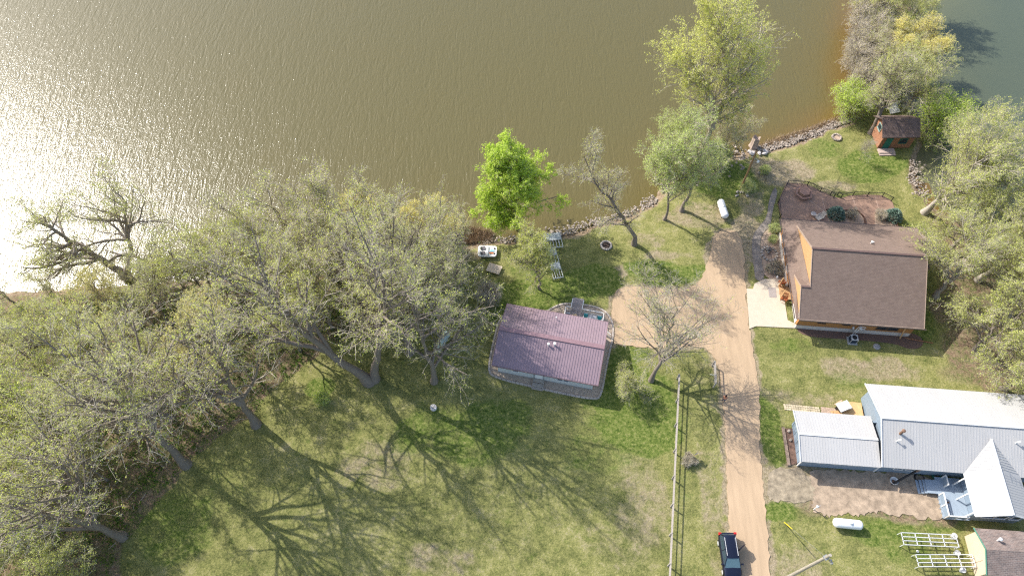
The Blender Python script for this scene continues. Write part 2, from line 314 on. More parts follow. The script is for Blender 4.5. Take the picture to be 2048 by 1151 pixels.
# ---------------------------------------------------------------- water
def water_mat(name, deep, mid_, shallow, glint, wave):
    m = bpy.data.materials.new(name); m.use_nodes = True; nt = m.node_tree; b = nt.nodes['Principled BSDF']
    b.inputs['Roughness'].default_value = .19; b.inputs['Coat Weight'].default_value = .15; b.inputs['Coat Roughness'].default_value = .09; b.inputs['Coat IOR'].default_value = 1.33; b.inputs['IOR'].default_value = 1.33
    tc = node(nt, 'ShaderNodeTexCoord'); a = node(nt, 'ShaderNodeAttribute'); a.attribute_name = 'shallow'
    nz = node(nt, 'ShaderNodeTexNoise'); nz.inputs['Scale'].default_value = .12; nz.inputs['Detail'].default_value = 5; nt.links.new(tc.outputs['Object'], nz.inputs['Vector'])
    ad = node(nt, 'ShaderNodeMath', operation='MULTIPLY_ADD'); nt.links.new(nz.outputs['Fac'], ad.inputs[0]); ad.inputs[1].default_value = .3; nt.links.new(a.outputs['Fac'], ad.inputs[2])
    cr = node(nt, 'ShaderNodeValToRGB'); e = cr.color_ramp.elements
    e[0].position = .15; e[0].color = deep + (1,); e[1].position = 1.05 if False else 1.0; e[1].color = shallow + (1,); x = e.new(.55); x.color = mid_ + (1,)
    nt.links.new(ad.outputs[0], cr.inputs[0]); nt.links.new(cr.outputs[0], b.inputs['Base Color'])
    def nn(scale, st, rz, det, rough, w3=False, dist=0):
        mp = node(nt, 'ShaderNodeMapping'); mp.inputs['Rotation'].default_value = (0, 0, rz); mp.inputs['Scale'].default_value = st
        nt.links.new(tc.outputs['Object'], mp.inputs[0]); n = node(nt, 'ShaderNodeTexNoise'); n.inputs['Scale'].default_value = scale
        n.inputs['Detail'].default_value = det; n.inputs['Roughness'].default_value = rough; n.inputs['Distortion'].default_value = dist
        nt.links.new(mp.outputs[0], n.inputs['Vector']); return n.outputs['Fac']
    def sharp(f):         # peaked crests
        s1 = node(nt, 'ShaderNodeMath', operation='SUBTRACT'); nt.links.new(f, s1.inputs[0]); s1.inputs[1].default_value = .5
        s2 = node(nt, 'ShaderNodeMath', operation='ABSOLUTE'); nt.links.new(s1.outputs[0], s2.inputs[0])
        s3 = node(nt, 'ShaderNodeMath', operation='MULTIPLY'); nt.links.new(s2.outputs[0], s3.inputs[0]); s3.inputs[1].default_value = -1.4; return s3.outputs[0]
    h1 = sharp(nn(.85, (1.5, .30, 1), R(18), 3, .5, dist=.5)); h2 = nn(2.6, (1.3, .5, 1), R(30), 3, .6); h3 = nn(7.5, (1, .8, 1), R(-20), 2, .6)
    def bump(h, dist, prev, st=1.0):
        bp = node(nt, 'ShaderNodeBump'); bp.inputs['Strength'].default_value = st; bp.inputs['Distance'].default_value = dist
        nt.links.new(h, bp.inputs['Height'])
        if prev is not None: nt.links.new(prev, bp.inputs['Normal'])
        return bp.outputs[0]
    n = bump(h1, .075 * wave, None); n = bump(h2, .034 * wave, n); n = bump(h3, glint * .028, n)
    nt.links.new(n, b.inputs['Normal']); nt.links.new(n, b.inputs['Coat Normal']); return m
wx = axis(-150, 150, 1.25, 2400); wy = axis(20, 190, 1.25, 2400); wy = wy[wy > 10]
WX, WY = np.meshgrid(wx, wy); WS = poly_sd(WX, WY, land)
sh = np.clip(1 - (-WS) / 15.0, 0, 1) ** 1.6 * (.35 + .5 * sstep(5, 60, WX))
LK = water_mat('lake_water', (.116, .099, .038), (.126, .100, .034), (.165, .10, .03), 1, 1.0)
BY = water_mat('bay_water', (.083, .10, .066), (.11, .12, .07), (.14, .13, .07), .8, .35)
wi = np.arange(WX.size).reshape(WX.shape)
wq = np.stack([wi[:-1, :-1], wi[:-1, 1:], wi[1:, 1:], wi[1:, :-1]], -1).reshape(-1, 4)
cx = WX.ravel()[wq].mean(1); cy = WY.ravel()[wq].mean(1); inside = WS.ravel()[wq].min(1) < 3.0
mid_x = np.interp(cy, [55, 65, 75, 90, 110, 400, 2500], [62, 60, 56, 60, 66, 118, 205])
for nm, sel, mt in (('lake_water', cx < mid_x, LK), ('bay_water', cx >= mid_x, BY)):
    WV = np.stack([WX, WY, np.full(WX.shape, -.5)], -1).reshape(-1, 3)
    me = np_mesh(nm, WV, [wq[sel & inside]], [0], [mt], [True]); attr(me, 'shallow', sh)
    o = bpy.data.objects.new(nm, me); C.objects.link(o); kind(o, 'structure')

# ---------------------------------------------------------------- flat surfaces laid on the ground
def densify(poly, step=.5, jit_=0.0, rg=rnd, closed=True):
    out = []; n = len(poly)
    for i in range(n if closed else n - 1):
        a = Vector(poly[i][:2]); b = Vector(poly[(i + 1) % n][:2]); k = max(1, int((b - a).length / step))
        for j in range(k):
            p = a.lerp(b, j / k); nrm = (b - a).normalized(); d = (rg.random() - .5) * 2 * jit_
            out.append((p.x - nrm.y * d, p.y + nrm.x * d))
    return out
def chaikin(poly, it=2):
    for _ in range(it):
        q = []; n = len(poly)
        for i in range(n):
            a, b = poly[i], poly[(i + 1) % n]
            q += [(a[0] * .75 + b[0] * .25, a[1] * .75 + b[1] * .25), (a[0] * .25 + b[0] * .75, a[1] * .25 + b[1] * .75)]
        poly = q
    return poly
def sheet(name, poly, z0, z1, m, parent=None):
    bm = bmesh.new(); vs_ = [bm.verts.new((x, y, z1)) for x, y in poly]; f = bm.faces.new(vs_)
    if f.normal.z < 0: f.normal_flip()
    r_ = bmesh.ops.extrude_face_region(bm, geom=[f]); bmesh.ops.translate(bm, verts=[v for v in r_['geom'] if isinstance(v, bmesh.types.BMVert)], vec=(0, 0, z0 - z1))
    bmesh.ops.triangulate(bm, faces=[f_ for f_ in bm.faces if len(f_.verts) > 4]); bmesh.ops.recalc_face_normals(bm, faces=bm.faces)
    me = bpy.data.meshes.new(name); bm.to_mesh(me); bm.free(); me.materials.append(m)
    o = bpy.data.objects.new(name, me); C.objects.link(o)
    if parent: o.parent = parent
    return o
def pl(*pts): return [tuple(p) for p in PA(pts)]
dirt = mat('driveway_dirt', (.455, .33, .212), .95, var=.13, scale=.7, bump=.15, bscale=12, stretch=(2.2, .25, 1), spec=.1)
gravelm = mat_brick('paver_grey', (.36, .30, .25), (.26, .22, .19), (.14, .12, .10), .24, .14, .012, var=.25)
o = sheet('driveway', densify(chaikin(densify(drive, 3)), .35, .13), -.3, .012, dirt); kind(o, 'structure')
concm = mat('apron_concrete', (.56, .475, .365), .85, var=.07, scale=1.5, bump=.1)
o = sheet('concrete_apron', pl((1493, 577), (1506, 578), (1509, 567), (1528, 558), (1562, 558), (1575, 640), (1602, 652), (1592, 656), (1512, 652), (1499, 657)), -.3, .06, concm); kind(o, 'structure')
o = sheet('paved_path', chaikin(pl((1549, 372), (1538, 398), (1534, 434), (1518, 453), (1505, 470), (1503, 500), (1508, 535), (1511, 562), (1531, 558), (1523, 520), (1520, 484), (1524, 468), (1541, 452), (1545, 420), (1556, 384)), 1), -.3, .02, gravelm); kind(o, 'structure')
bedm = mat('garden_gravel', (.42, .31, .23), .95, var=.35, scale=5, bump=.6, bscale=25)
mulch = mat('brown_mulch', (.17, .105, .08), .95, var=.4, scale=6, bump=.6, bscale=25)
pebble = mat('pebble_bed', (.48, .38, .29), .95, var=.5, scale=7, bump=.7, bscale=20)
o = sheet('gravel_garden_bed', chaikin(pl((1541, 452), (1562, 452), (1576, 560), (1530, 558), (1524, 520), (1521, 484), (1526, 468)), 1), -.3, .008, bedm); kind(o, 'structure')
o = sheet('mulch_bed', chaikin(pl((1590, 645), (1600, 672), (1700, 678), (1790, 686), (1815, 697), (1838, 697), (1848, 686), (1840, 670), (1800, 660))), -.3, .008, mulch); kind(o, 'structure')
o = sheet('gravel_patch', densify(chaikin(pl((1532, 940), (1600, 930), (1625, 962), (1662, 988), (1622, 1004), (1560, 1003), (1533, 996)), 3), .3, .2), -.3, .004, mat('grey_gravel', (.30, .245, .17), .95, var=.45, scale=1.6, bump=.6)); kind(o, 'structure')
o = sheet('bare_dirt_yard', densify(chaikin(pl((1608, 938), (1700, 940), (1860, 950), (1895, 975), (1915, 1034), (1862, 1037), (1800, 1030), (1752, 1022), (1728, 1030), (1690, 1026), (1650, 1034), (1618, 1014), (1634, 984)), 3), .3, .25), -.3, .010, mat('bare_tan_soil', (.36, .275, .195), .95, var=.42, scale=1.1, bump=.7, bscale=14)); kind(o, 'structure')
cabin_bed = chaikin(pl((1003, 620), (1085, 628), (1115, 610), (1138, 606), (1200, 614), (1222, 635), (1228, 665), (1213, 730), (1203, 790), (1190, 800), (1085, 778), (985, 754), (976, 738), (985, 690)), 2)
o = sheet('pebble_surround', cabin_bed, -.3, .03, pebble); kind(o, 'structure')

# ---------------------------------------------------------------- common materials
WHITE = mat('white_paint', (.80, .78, .74), .5, var=.04); GLASS = mat('dark_glass', (.03, .04, .05), .08, spec=.6, var=.2)
GALV = mat('galvanised_steel', (.45, .47, .48), .4, .6, .12); BLACK = mat('black_metal', (.02, .02, .022), .5, var=.2)
WOODG = mat('weathered_wood', (.42, .37, .31), .85, var=.25, scale=3, stretch=(1, 6, 1), bump=.3)
WOODO = mat('orange_stained_wood', (.55, .33, .16), .6, var=.14, scale=2, stretch=(1, 1, 6), bump=.1)
WOODR = mat('red_stained_wood', (.36, .11, .045), .6, var=.2, scale=3)
ALU = mat('white_aluminium', (.74, .74, .73), .4, .3, .06); STONE = mat('fieldstone', (.44, .39, .34), .9, var=.35, scale=1.5, bump=.5)
TAN = mat('tan_siding', (.62, .50, .36), .75, var=.05); RUST = mat('rusty_brown', (.20, .12, .08), .8, var=.3)
# ---------------------------------------------------------------- trees
def unit(a): return a / (np.linalg.norm(a, axis=-1, keepdims=True) + 1e-9)
def sample(pts, rad, i, t):
    M = pts.shape[1] - 1; k = np.minimum((t * M).astype(int), M - 1); f = (t * M - k)[:, None]
    a = pts[i, k]; b = pts[i, k + 1]
    return a * (1 - f) + b * f, unit(b - a), rad[i, k] * (1 - f[:, 0]) + rad[i, k + 1] * f[:, 0]
def grow(rg, pts, rad, k, tmin, L, ang, up, seg, wig, rr, droop=0, tmax=1.0, lenshape=.5):
    N = len(pts); i = np.repeat(np.arange(N), k)
    t = tmin + (tmax - tmin) * ((np.tile(np.arange(k), N) + rg.rand(N * k)) / k)
    p, d, r = sample(pts, rad, i, t)
    q = unit(np.cross(d, unit(rg.randn(N * k, 3)))); a = R(ang) * (.75 + .5 * rg.rand(N * k))[:, None]
    dd = d * np.cos(a) + q * np.sin(a); dd[:, 2] += up; dd = unit(dd)
    if np.ndim(L) > 0: L = np.asarray(L)[i]
    ln = L * (1 - lenshape * t) * (.6 + .7 * rg.rand(N * k)); out = [p]; step = (ln / seg)[:, None]
    for s in range(seg):
        dd = dd + rg.randn(N * k, 3) * wig; dd[:, 2] += up * .25 - droop * s / seg; dd = unit(dd); out.append(out[-1] + dd * step)
    P_ = np.stack(out, 1); r0 = np.minimum(r * rr, r * .9); tp = np.linspace(1, .28, seg + 1)[None]
    return P_, r0[:, None] * tp, ln
def tubes(pts, rad, n):
    N, M, _ = pts.shape; d = np.empty_like(pts); d[:, 1:-1] = pts[:, 2:] - pts[:, :-2]; d[:, 0] = pts[:, 1] - pts[:, 0]; d[:, -1] = pts[:, -1] - pts[:, -2]
    d = unit(d); ref = np.where(np.abs(d[:, :1, 2:3]) > .9, np.array([1., 0, 0]), np.array([0, 0, 1.])); u = unit(np.cross(d, np.broadcast_to(ref, d.shape))); v = np.cross(d, u)
    a = np.arange(n) * 2 * math.pi / n
    V_ = pts[:, :, None] + rad[:, :, None, None] * (u[:, :, None] * np.cos(a)[None, None, :, None] + v[:, :, None] * np.sin(a)[None, None, :, None])
    ix = np.arange(N * M * n).reshape(N, M, n); A = ix[:, :-1]; B = ix[:, 1:]
    Fc = np.stack([A, np.roll(A, -1, 2), np.roll(B, -1, 2), B], -1).reshape(-1, 4)
    return V_.reshape(-1, 3), Fc
def leafmat(name, c1, c2, tr=.5):
    m = bpy.data.materials.new(name); m.use_nodes = True; nt = m.node_tree; b = nt.nodes['Principled BSDF']
    b.inputs['Roughness'].default_value = .6; b.inputs['Specular IOR Level'].default_value = .25
    ge = node(nt, 'ShaderNodeNewGeometry'); cr = node(nt, 'ShaderNodeValToRGB'); e = cr.color_ramp.elements
    e[0].color = c1 + (1,); e[1].color = c2 + (1,); nt.links.new(ge.outputs['Random Per Island'], cr.inputs[0])
    nt.links.new(cr.outputs[0], b.inputs['Base Color'])
    t = node(nt, 'ShaderNodeBsdfTranslucent'); nt.links.new(cr.outputs[0], t.inputs[0]); mx = node(nt, 'ShaderNodeMixShader'); mx.inputs[0].default_value = tr
    nt.links.new(b.outputs[0], mx.inputs[1]); nt.links.new(t.outputs[0], mx.inputs[2]); nt.links.new(mx.outputs[0], nt.nodes['Material Output'].inputs[0])
    MATS[name] = m; return m
BARK = mat('grey_brown_bark', (.23, .19, .155), .95, var=.35, scale=4, stretch=(3, 3, .5), bump=.8, bscale=8)
BARKM = mat('mid_grey_bark', (.30, .25, .20), .95, var=.35, scale=4, stretch=(3, 3, .5), bump=.8, bscale=8)
BARKL = mat('pale_bark', (.40, .35, .29), .95, var=.3, scale=4, stretch=(3, 3, .5), bump=.6, bscale=8)
TWIG = mat('budding_twig', (.52, .46, .37), .9, var=.3, scale=.8)
TWIGL = mat('pale_twig', (.46, .41, .33), .9, var=.25, scale=.8)
L_BUD = leafmat('young_bud_leaf', (.46, .54, .08), (.79, .81, .23))
L_GREY = leafmat('grey_green_bud_leaf', (.45, .51, .11), (.77, .78, .27))
L_YEL = leafmat('yellow_catkin_leaf', (.70, .64, .14), (.92, .84, .34))
L_BRI = leafmat('fresh_green_leaf', (.40, .56, .06), (.72, .84, .16), .5)
L_COT = leafmat('yellow_green_leaf', (.54, .58, .10), (.82, .82, .26), .45)
L_SPR = leafmat('light_green_leaf', (.44, .56, .13), (.74, .83, .30), .5)
L_OLV = leafmat('olive_leaf', (.54, .51, .14), (.80, .74, .30))
L_SHR = leafmat('shrub_leaf', (.06, .12, .02), (.20, .30, .05))
L_SPRUCE = leafmat('blue_spruce_needle', (.12, .20, .15), (.28, .38, .30), .1)
def stem(rg, pts, r0, r1, M=12, wob=.12):
    p = np.array(pts, float); s = np.concatenate([[0], np.cumsum(np.linalg.norm(np.diff(p, axis=0), axis=1))]); q = np.linspace(0, s[-1], M + 1)
    a = np.stack([np.interp(q, s, p[:, k]) for k in range(3)], 1)
    for _ in range(2): a[1:-1] = a[1:-1] * .5 + (a[:-2] + a[2:]) * .25
    a[1:-1] += rg.randn(M - 1, 3) * wob; return a, r0 + (r1 - r0) * (q / s[-1]) ** .8
def tree_meshes(key, seed, stems, limbs, l2, l3, l4, leaves, lsize, lm, bark=None, twig=None, limbL=6., limb_ang=55, limb_up=.15, tmin=.35, ratio=(.5, .45, .5),
                droop=0, twr=.011, spread=.25, lenshape=.45, l1wig=.10, lsegs=7, limb_r=.7, mult=1.45):
    rg = np.random.RandomState(seed); limbs = int(limbs * mult); lsize *= .78; leaves = leaves * 1.25; bark = bark or BARK; twig = twig or TWIG
    S = [stem(rg, *s) for s in stems]; T = np.stack([a for a, _ in S]); TR = np.stack([b for _, b in S])
    TR[:, 0] *= 1.5; TR[:, 1] *= 1.1
    a1, r1, n1 = grow(rg, T, TR, limbs, tmin, limbL, limb_ang, limb_up, lsegs, l1wig, limb_r, droop=droop * .5, lenshape=lenshape)
    a2, r2, n2 = grow(rg, a1, r1, l2, .12, n1 * .62, 44, .08, 5, .10, .6, droop=droop, lenshape=.5)
    a3, r3, n3 = grow(rg, a2, r2, l3, .1, np.maximum(n2 * .52, 1.0), 44, .06, 3, .14, .6, droop=droop, lenshape=.4)
    a4, r4, n4 = grow(rg, a3, r3, l4, .08, np.maximum(n3 * .6, .7), 45, .06, 2, .2, .7, droop=droop, lenshape=.3)
    r2 = np.maximum(r2, twr * 1.3); r3 = np.maximum(r3, twr); r4 = np.maximum(r4 * 0 + twr * .75, twr * .75)
    parts = [tubes(T, TR, 8), tubes(a1, np.maximum(r1, .03), 5), tubes(a2, r2, 4)]
    V_ = []; Fs = []; o = 0
    for v, f in parts: V_.append(v); Fs.append(f + o); o += len(v)
    tm = np_mesh('trunk', np.concatenate(V_), Fs, [0] * 3, [bark], [True] * 3)
    parts = [tubes(a3, r3, 3), tubes(a4, r4, 3)]; V_ = []; Fs = []; o = 0
    for v, f in parts: V_.append(v); Fs.append(f + o); o += len(v)
    mi = [0, 0]
    if leaves > 0:
        N = len(a4); i = rg.randint(0, N, int(N * leaves))
        t = .15 + .85 * rg.rand(len(i)); c, d, _ = sample(a4, r4, i, t); c = c + rg.randn(len(i), 3) * spread * .35
        n = unit(rg.randn(len(i), 3) + np.array([0, 0, .6])); u = unit(np.cross(n, rg.randn(len(i), 3))); v = np.cross(n, u)
        sz = (lsize * (.55 + .9 * rg.rand(len(i))))[:, None]
        q = np.stack([c - u * sz * .5, c - v * sz * .32 + n * sz * .06, c + u * sz * .5, c + v * sz * .32 + n * sz * .06], 1)
        ix = np.arange(len(i) * 4).reshape(-1, 4) + o; V_.append(q.reshape(-1, 3)); Fs.append(ix); mi.append(1)
    cm = np_mesh('crown', np.concatenate(V_), Fs, mi, [twig, lm])
    return tm, cm
TM = {}
def tree(key, name, x, y, label, cat='tree', s=1.0, rz=0.0, group=None, z=-.1):
    tm, cm = TM[key]; t = thing(name, label, cat, (x, y, z), rz, group); t.scale = (s, s, s)
    for n_, m_ in (('trunk', tm), ('crown', cm)):
        o = bpy.data.objects.new(n_, m_); C.objects.link(o); o.parent = t
    return t
# tall lawn-edge trees, 19-24 m, several variants
TM['tallA'] = tree_meshes('tallA', 11, [([(0, 0, 0), (-.3, .2, 7), (-1.0, .8, 13), (-.6, 1, 21)], .50, .12)], 16, 7, 6, 3, 1.7, .19, L_GREY, limbL=12, tmin=.36, limb_ang=33, limb_up=.14, mult=1, limb_r=.85)
TM['tallB'] = tree_meshes('tallB', 23, [([(0, 0, 0), (.2, .1, 6), (.9, -.3, 12), (1.5, .3, 19)], .46, .10), ([(.2, .1, 6), (-.8, .6, 9), (-2.2, 1, 13), (-3, .6, 17)], .34, .09)], 10, 7, 6, 3, 1.7, .19, L_BUD, limbL=11, tmin=.32, limb_ang=33, mult=1, limb_r=.85)
TM['midA'] = tree_meshes('midA', 31, [([(0, 0, 0), (.2, -.2, 4), (-.4, .3, 8), (0, 0, 13)], .26, .05)], 14, 7, 6, 3, 2.8, .16, L_GREY, limbL=6.5, mult=1.05, limb_r=.75, tmin=.28, limb_ang=55)
TM['midB'] = tree_meshes('midB', 37, [([(0, 0, 0), (-.3, 0, 3), (-.9, .3, 7), (-1.2, .2, 12)], .22, .05), ([(0, 0, .3), (.5, .3, 3), (1.4, .2, 7), (1.9, .6, 11)], .18, .05)], 9, 7, 6, 3, 2.8, .16, L_BUD, limbL=5.5, mult=1.05, limb_r=.75, tmin=.3, limb_ang=50)
TM['midC'] = tree_meshes('midC', 41, [([(0, 0, 0), (.3, .2, 4), (.5, -.3, 8), (.2, .3, 13)], .24, .05)], 14, 7, 6, 3, 5, .17, L_OLV, limbL=6, mult=1.05, limb_r=.75, tmin=.3, limb_ang=50)
TM['denseR'] = tree_meshes('denseR', 47, [([(0, 0, 0), (.3, .3, 3), (.9, .4, 7), (1.2, 1, 12)], .36, .06)], 15, 8, 6, 4, 3.4, .17, L_GREY, bark=BARKL, twig=TWIGL, limbL=7.5, tmin=.22, limb_ang=58, limb_up=.08)
TM['denseS'] = tree_meshes('denseS', 53, [([(0, 0, 0), (-.3, .2, 3), (0, .4, 6), (.4, .3, 10)], .28, .05)], 13, 8, 6, 4, 4, .17, L_GREY, twig=TWIGL, limbL=6.5, tmin=.2, limb_ang=58, limb_up=.08)
# shrubby shore trees: many thin stems fanning from the base
TM['fan'] = tree_meshes('fan', 59, [([(0, 0, 0), (math.cos(a) * 1.2, math.sin(a) * 1.2, 3.2), (math.cos(a) * 2.8, math.sin(a) * 2.8, 7), (math.cos(a) * 4, math.sin(a) * 4, 9.5)], .13, .03) for a in (0.2, 1.2, 2.3, 3.4, 4.3, 5.4)],
                        6, 6, 5, 4, 1.3, .14, L_BUD, limbL=4, tmin=.25, limb_ang=34, limb_up=.25)
TM['willow'] = tree_meshes('willow', 61, [([(0, 0, 0), (math.cos(a) * .8, math.sin(a) * .8, 2), (math.cos(a) * 1.9, math.sin(a) * 1.9, 4.2), (math.cos(a) * 2.8, math.sin(a) * 2.8, 6)], .12, .03) for a in (0.5, 1.7, 2.9, 4.1, 5.5)],
                        8, 6, 5, 4, 6, .14, L_YEL, limbL=2.8, tmin=.2, limb_ang=35, limb_up=.25)
TM['bush'] = tree_meshes('bush', 67, [([(0, 0, 0), (math.cos(a) * .4, math.sin(a) * .4, .7), (math.cos(a) * .9, math.sin(a) * .9, 1.4), (math.cos(a) * 1.3, math.sin(a) * 1.3, 2.0)], .05, .02) for a in (0.3, 1.4, 2.5, 3.6, 4.6, 5.7)],
                        6, 5, 4, 3, 4, .12, L_SPR, limbL=1.1, tmin=.15, limb_ang=40, limb_up=.2, twr=.007)
TM['bright'] = tree_meshes('bright', 68, [([(0, 0, 0), (math.cos(a) * .4, math.sin(a) * .4, .7), (math.cos(a) * .9, math.sin(a) * .9, 1.4), (math.cos(a) * 1.3, math.sin(a) * 1.3, 2.0)], .05, .02) for a in (0.3, 1.4, 2.5, 3.6, 4.6, 5.7)],
                        6, 5, 4, 3, 5, .12, L_BRI, limbL=1.3, tmin=.15, limb_ang=40, limb_up=.25, twr=.007)
TM['bare'] = tree_meshes('bare', 71, [([(0, 0, 0), (math.cos(a) * .4, math.sin(a) * .4, .8), (math.cos(a) * .9, math.sin(a) * .9, 1.7), (math.cos(a) * 1.2, math.sin(a) * 1.2, 2.6)], .05, .02) for a in (0.3, 1.4, 2.5, 3.6, 4.6, 5.7)],
                        7, 5, 4, 3, .5, .10, L_OLV, twig=TWIG, limbL=1.3, tmin=.1, limb_ang=40, limb_up=.2, twr=.01)

# --- single trees
def ground(px, py): p = P(px, py); return p.x, p.y
# twin-trunk tree on the lawn edge
TM['twin'] = tree_meshes('twin', 5, [([(0, 0, 0), (-.9, -.1, 3), (-2.4, -.3, 7), (-4.2, -.2, 11), (-6, .5, 17), (-6.5, 1, 20)], .60, .13), ([(.6, .3, 0), (1.2, .5, 4), (2.6, .4, 8.5), (3.4, .8, 13), (4.6, 1.0, 18), (5, 1, 21)], .52, .12)],
                         11, 7, 6, 3, 2.2, .18, L_BUD, limbL=12, tmin=.36, limb_ang=34, limb_up=.1, mult=1, limb_r=.85)
x, y = ground(738, 762); tree('twin', 'forked_tree', x, y, 'large tree with two diverging trunks casting long forked shadows across the lawn')
x, y = ground(868, 762)
TM['droop'] = tree_meshes('droop', 83, [([(0, 0, 0), (.2, .1, 4), (-.5, .4, 9), (-.3, .3, 15), (0, 0, 19)], .36, .06)], 15, 7, 6, 3, 1.8, .17, L_BUD, mult=1, limb_r=.8, limbL=9.5, tmin=.14, limb_ang=60, limb_up=.04, twig=TWIGL, droop=.06)
tree('droop', 'low_branched_tree', x, y, 'tree with low drooping branches on the lawn, just left of the maroon-roofed cabin')
# bright green maple on the bank
TM['maple'] = tree_meshes('maple', 91, [([(0, 0, 0), (-.1, .1, 2), (-.3, .6, 5), (-.2, .8, 10.5)], .24, .05)], 24, 7, 6, 4, 9, .21, L_BRI, limbL=6.2, tmin=.14, limb_ang=58, limb_up=.10, lenshape=.62)
x, y = ground(1032, 452); tree('maple', 'maple_tree', x, y, 'bright lime-green leafy tree at the water edge above the white swim dock', s=1.12)
TM['bud'] = tree_meshes('bud', 97, [([(0, 0, 0), (0, .1, 2.5), (-.8, .9, 5), (-1.4, 2.2, 8.5)], .17, .04)], 16, 7, 5, 4, 4, .15, L_BUD, limbL=4.6, tmin=.25, limb_ang=52, limb_up=.1, twig=TWIGL)
x, y = ground(1079, 577); tree('bud', 'budding_tree', x, y, 'small budding tree leaning over the white dock sections on the lawn above the maroon roof', s=.9)
TM['lean'] = tree_meshes('lean', 101, [([(0, 0, 0), (-.7, .1, 3), (-2.4, .3, 6), (-4.3, .2, 9), (-6.8, -.2, 13), (-8.2, .2, 17)], .30, .05)], 13, 6, 6, 4, 1.2, .13, L_COT, limbL=3.7, tmin=.2, limb_ang=45, limb_up=.12, twig=TWIGL, lenshape=.2)
x, y = ground(1268, 488); tree('lean', 'leaning_tree', x, y, 'tall nearly leafless tree leaning left over the brown lake, beside the ring of stones')
TM['cotton'] = tree_meshes('cotton', 103, [([(0, 0, 0), (.4, .3, 4), (.4, 0, 8), (-1.5, .4, 13), (-5, 1, 17)], .42, .08), ([(.4, .3, 5.5), (.9, .4, 9), (1.2, .6, 13), (-1, 1, 18), (-3, 2, 23)], .40, .08)],
                           15, 8, 6, 4, 5, .18, L_COT, limb_r=.8, limbL=9.5, tmin=.25, limb_ang=46, limb_up=.22, bark=BARKL, twig=TWIGL)
x, y = ground(1400, 312); tree('cotton', 'cottonwood_tree', x, y, 'tallest yellow-green tree at the rocky point, its open crown spreading over the brown lake')
TM['pale'] = tree_meshes('pale', 107, [([(0, 0, 0), (.1, .2, 3), (-.5, .3, 6), (-1.2, .6, 10)], .17, .04)], 15, 7, 6, 4, 4, .15, L_SPR, limbL=5.4, tmin=.3, limb_ang=54, limb_up=.1, twig=TWIGL)
x, y = ground(1329, 438); tree('pale', 'slender_tree', x, y, 'thin-trunked light green tree on the grass bank by the lake inlet', s=1.15)
TM['point'] = tree_meshes('point', 109, [([(0, 0, 0), (.5, .2, 4), (.3, .2, 8), (-1.2, .4, 14)], .25, .05)], 15, 7, 6, 4, 3.2, .15, L_SPR, limbL=5.6, tmin=.35, limb_ang=50, limb_up=.12, twig=TWIGL)
x, y = ground(1363, 421); tree('point', 'straight_tree', x, y, 'light green tree with a straight grey trunk just left of the upright white propane tank', s=1.05)
tree('pale', 'overhanging_tree', *ground(1345, 330), 'light green tree overhanging the rocky inlet below the tall yellow-green tree', s=.9, rz=2.2)
tree('fan', 'bare_shore_tree', *ground(1452, 305), 'bare grey multi-stemmed tree on the shore left of the tree stump', s=.65, rz=.7)
TM['drivet'] = tree_meshes('drivet', 113, [([(0, 0, 0), (.5, .5, 3), (.9, 1.2, 5.5), (.8, 1.8, 9), (1.0, 2.5, 12.5)], .27, .05)], 17, 7, 6, 4, .9, .13, L_BUD, limbL=8.2, tmin=.22, limb_ang=58, limb_up=.12, twig=TWIGL)
x, y = ground(1302, 760); tree('drivet', 'open_grown_tree', x, y, 'wide nearly bare tree spreading over the parking pad right of the maroon-roofed cabin')
TM['lowleaf'] = tree_meshes('lowleaf', 127, [([(0, 0, 0), (0, 0, 1.2), (-.5, -.3, 2.5), (-1, -.5, 4)], .14, .04)], 12, 7, 5, 4, 3, .13, L_BUD, limbL=3.2, tmin=.2, limb_ang=55, limb_up=.1, twig=TWIGL)
x, y = ground(1262, 778); tree('lowleaf', 'small_tree', x, y, 'low leafy tree between the right wall of the maroon-roofed cabin and the wide bare tree', s=.72)
# big dark-limbed tree over the glare
TM['dark'] = tree_meshes('dark', 131, [([(0, 0, 0), (-.6, .2, 2), (-1.6, .2, 4.5), (-3.0, 0, 8), (-4.6, .3, 11)], .50, .12), ([(.2, .1, .2), (1.0, .3, 2), (2.6, 1.0, 5), (3.0, 2.0, 8), (4.2, 3, 11)], .40, .10)],
                         14, 7, 6, 4, 2.2, .15, L_BUD, mult=1, bark=BARKM, limb_r=.85, limbL=8.5, tmin=.3, limb_ang=58, limb_up=.02, l1wig=.16)
x, y = ground(252, 552); tree('dark', 'shore_tree', x, y, 'large dark-limbed tree leaning out over the bright sun glare at the left shore', s=1.05)
x, y = ground(1742, 266)
TM['cabint'] = tree_meshes('cabint', 137, [([(0, 0, 0), (-.2, .1, 3), (-.6, 1.2, 6), (-1.2, 2.4, 12)], .36, .05), ([(-.1, .2, 3.2), (.8, 1.4, 6), (1.3, 2.5, 10)], .16, .05)], 10, 6, 6, 4, 1.6, .14, L_BUD, limbL=5, tmin=.3, limb_ang=48, limb_up=.15, twig=TWIGL)
tree('cabint', 'bankside_tree', x, y, 'tree with a thick grey trunk touching the left end of the small log cabin')
TM['sapling'] = tree_meshes('sapling', 139, [([(0, 0, 0), (.05, 0, 1), (.1, .05, 2), (.1, .1, 3.2)], .035, .01)], 9, 4, 3, 3, .6, .07, L_SPR, limbL=1.0, tmin=.4, limb_ang=40, limb_up=.3, twig=TWIGL, twr=.006, lsegs=3)
tree('sapling', 'sapling', *ground(1718, 318), 'thin pale sapling standing alone on the bright lawn below the log cabin', cat='sapling')

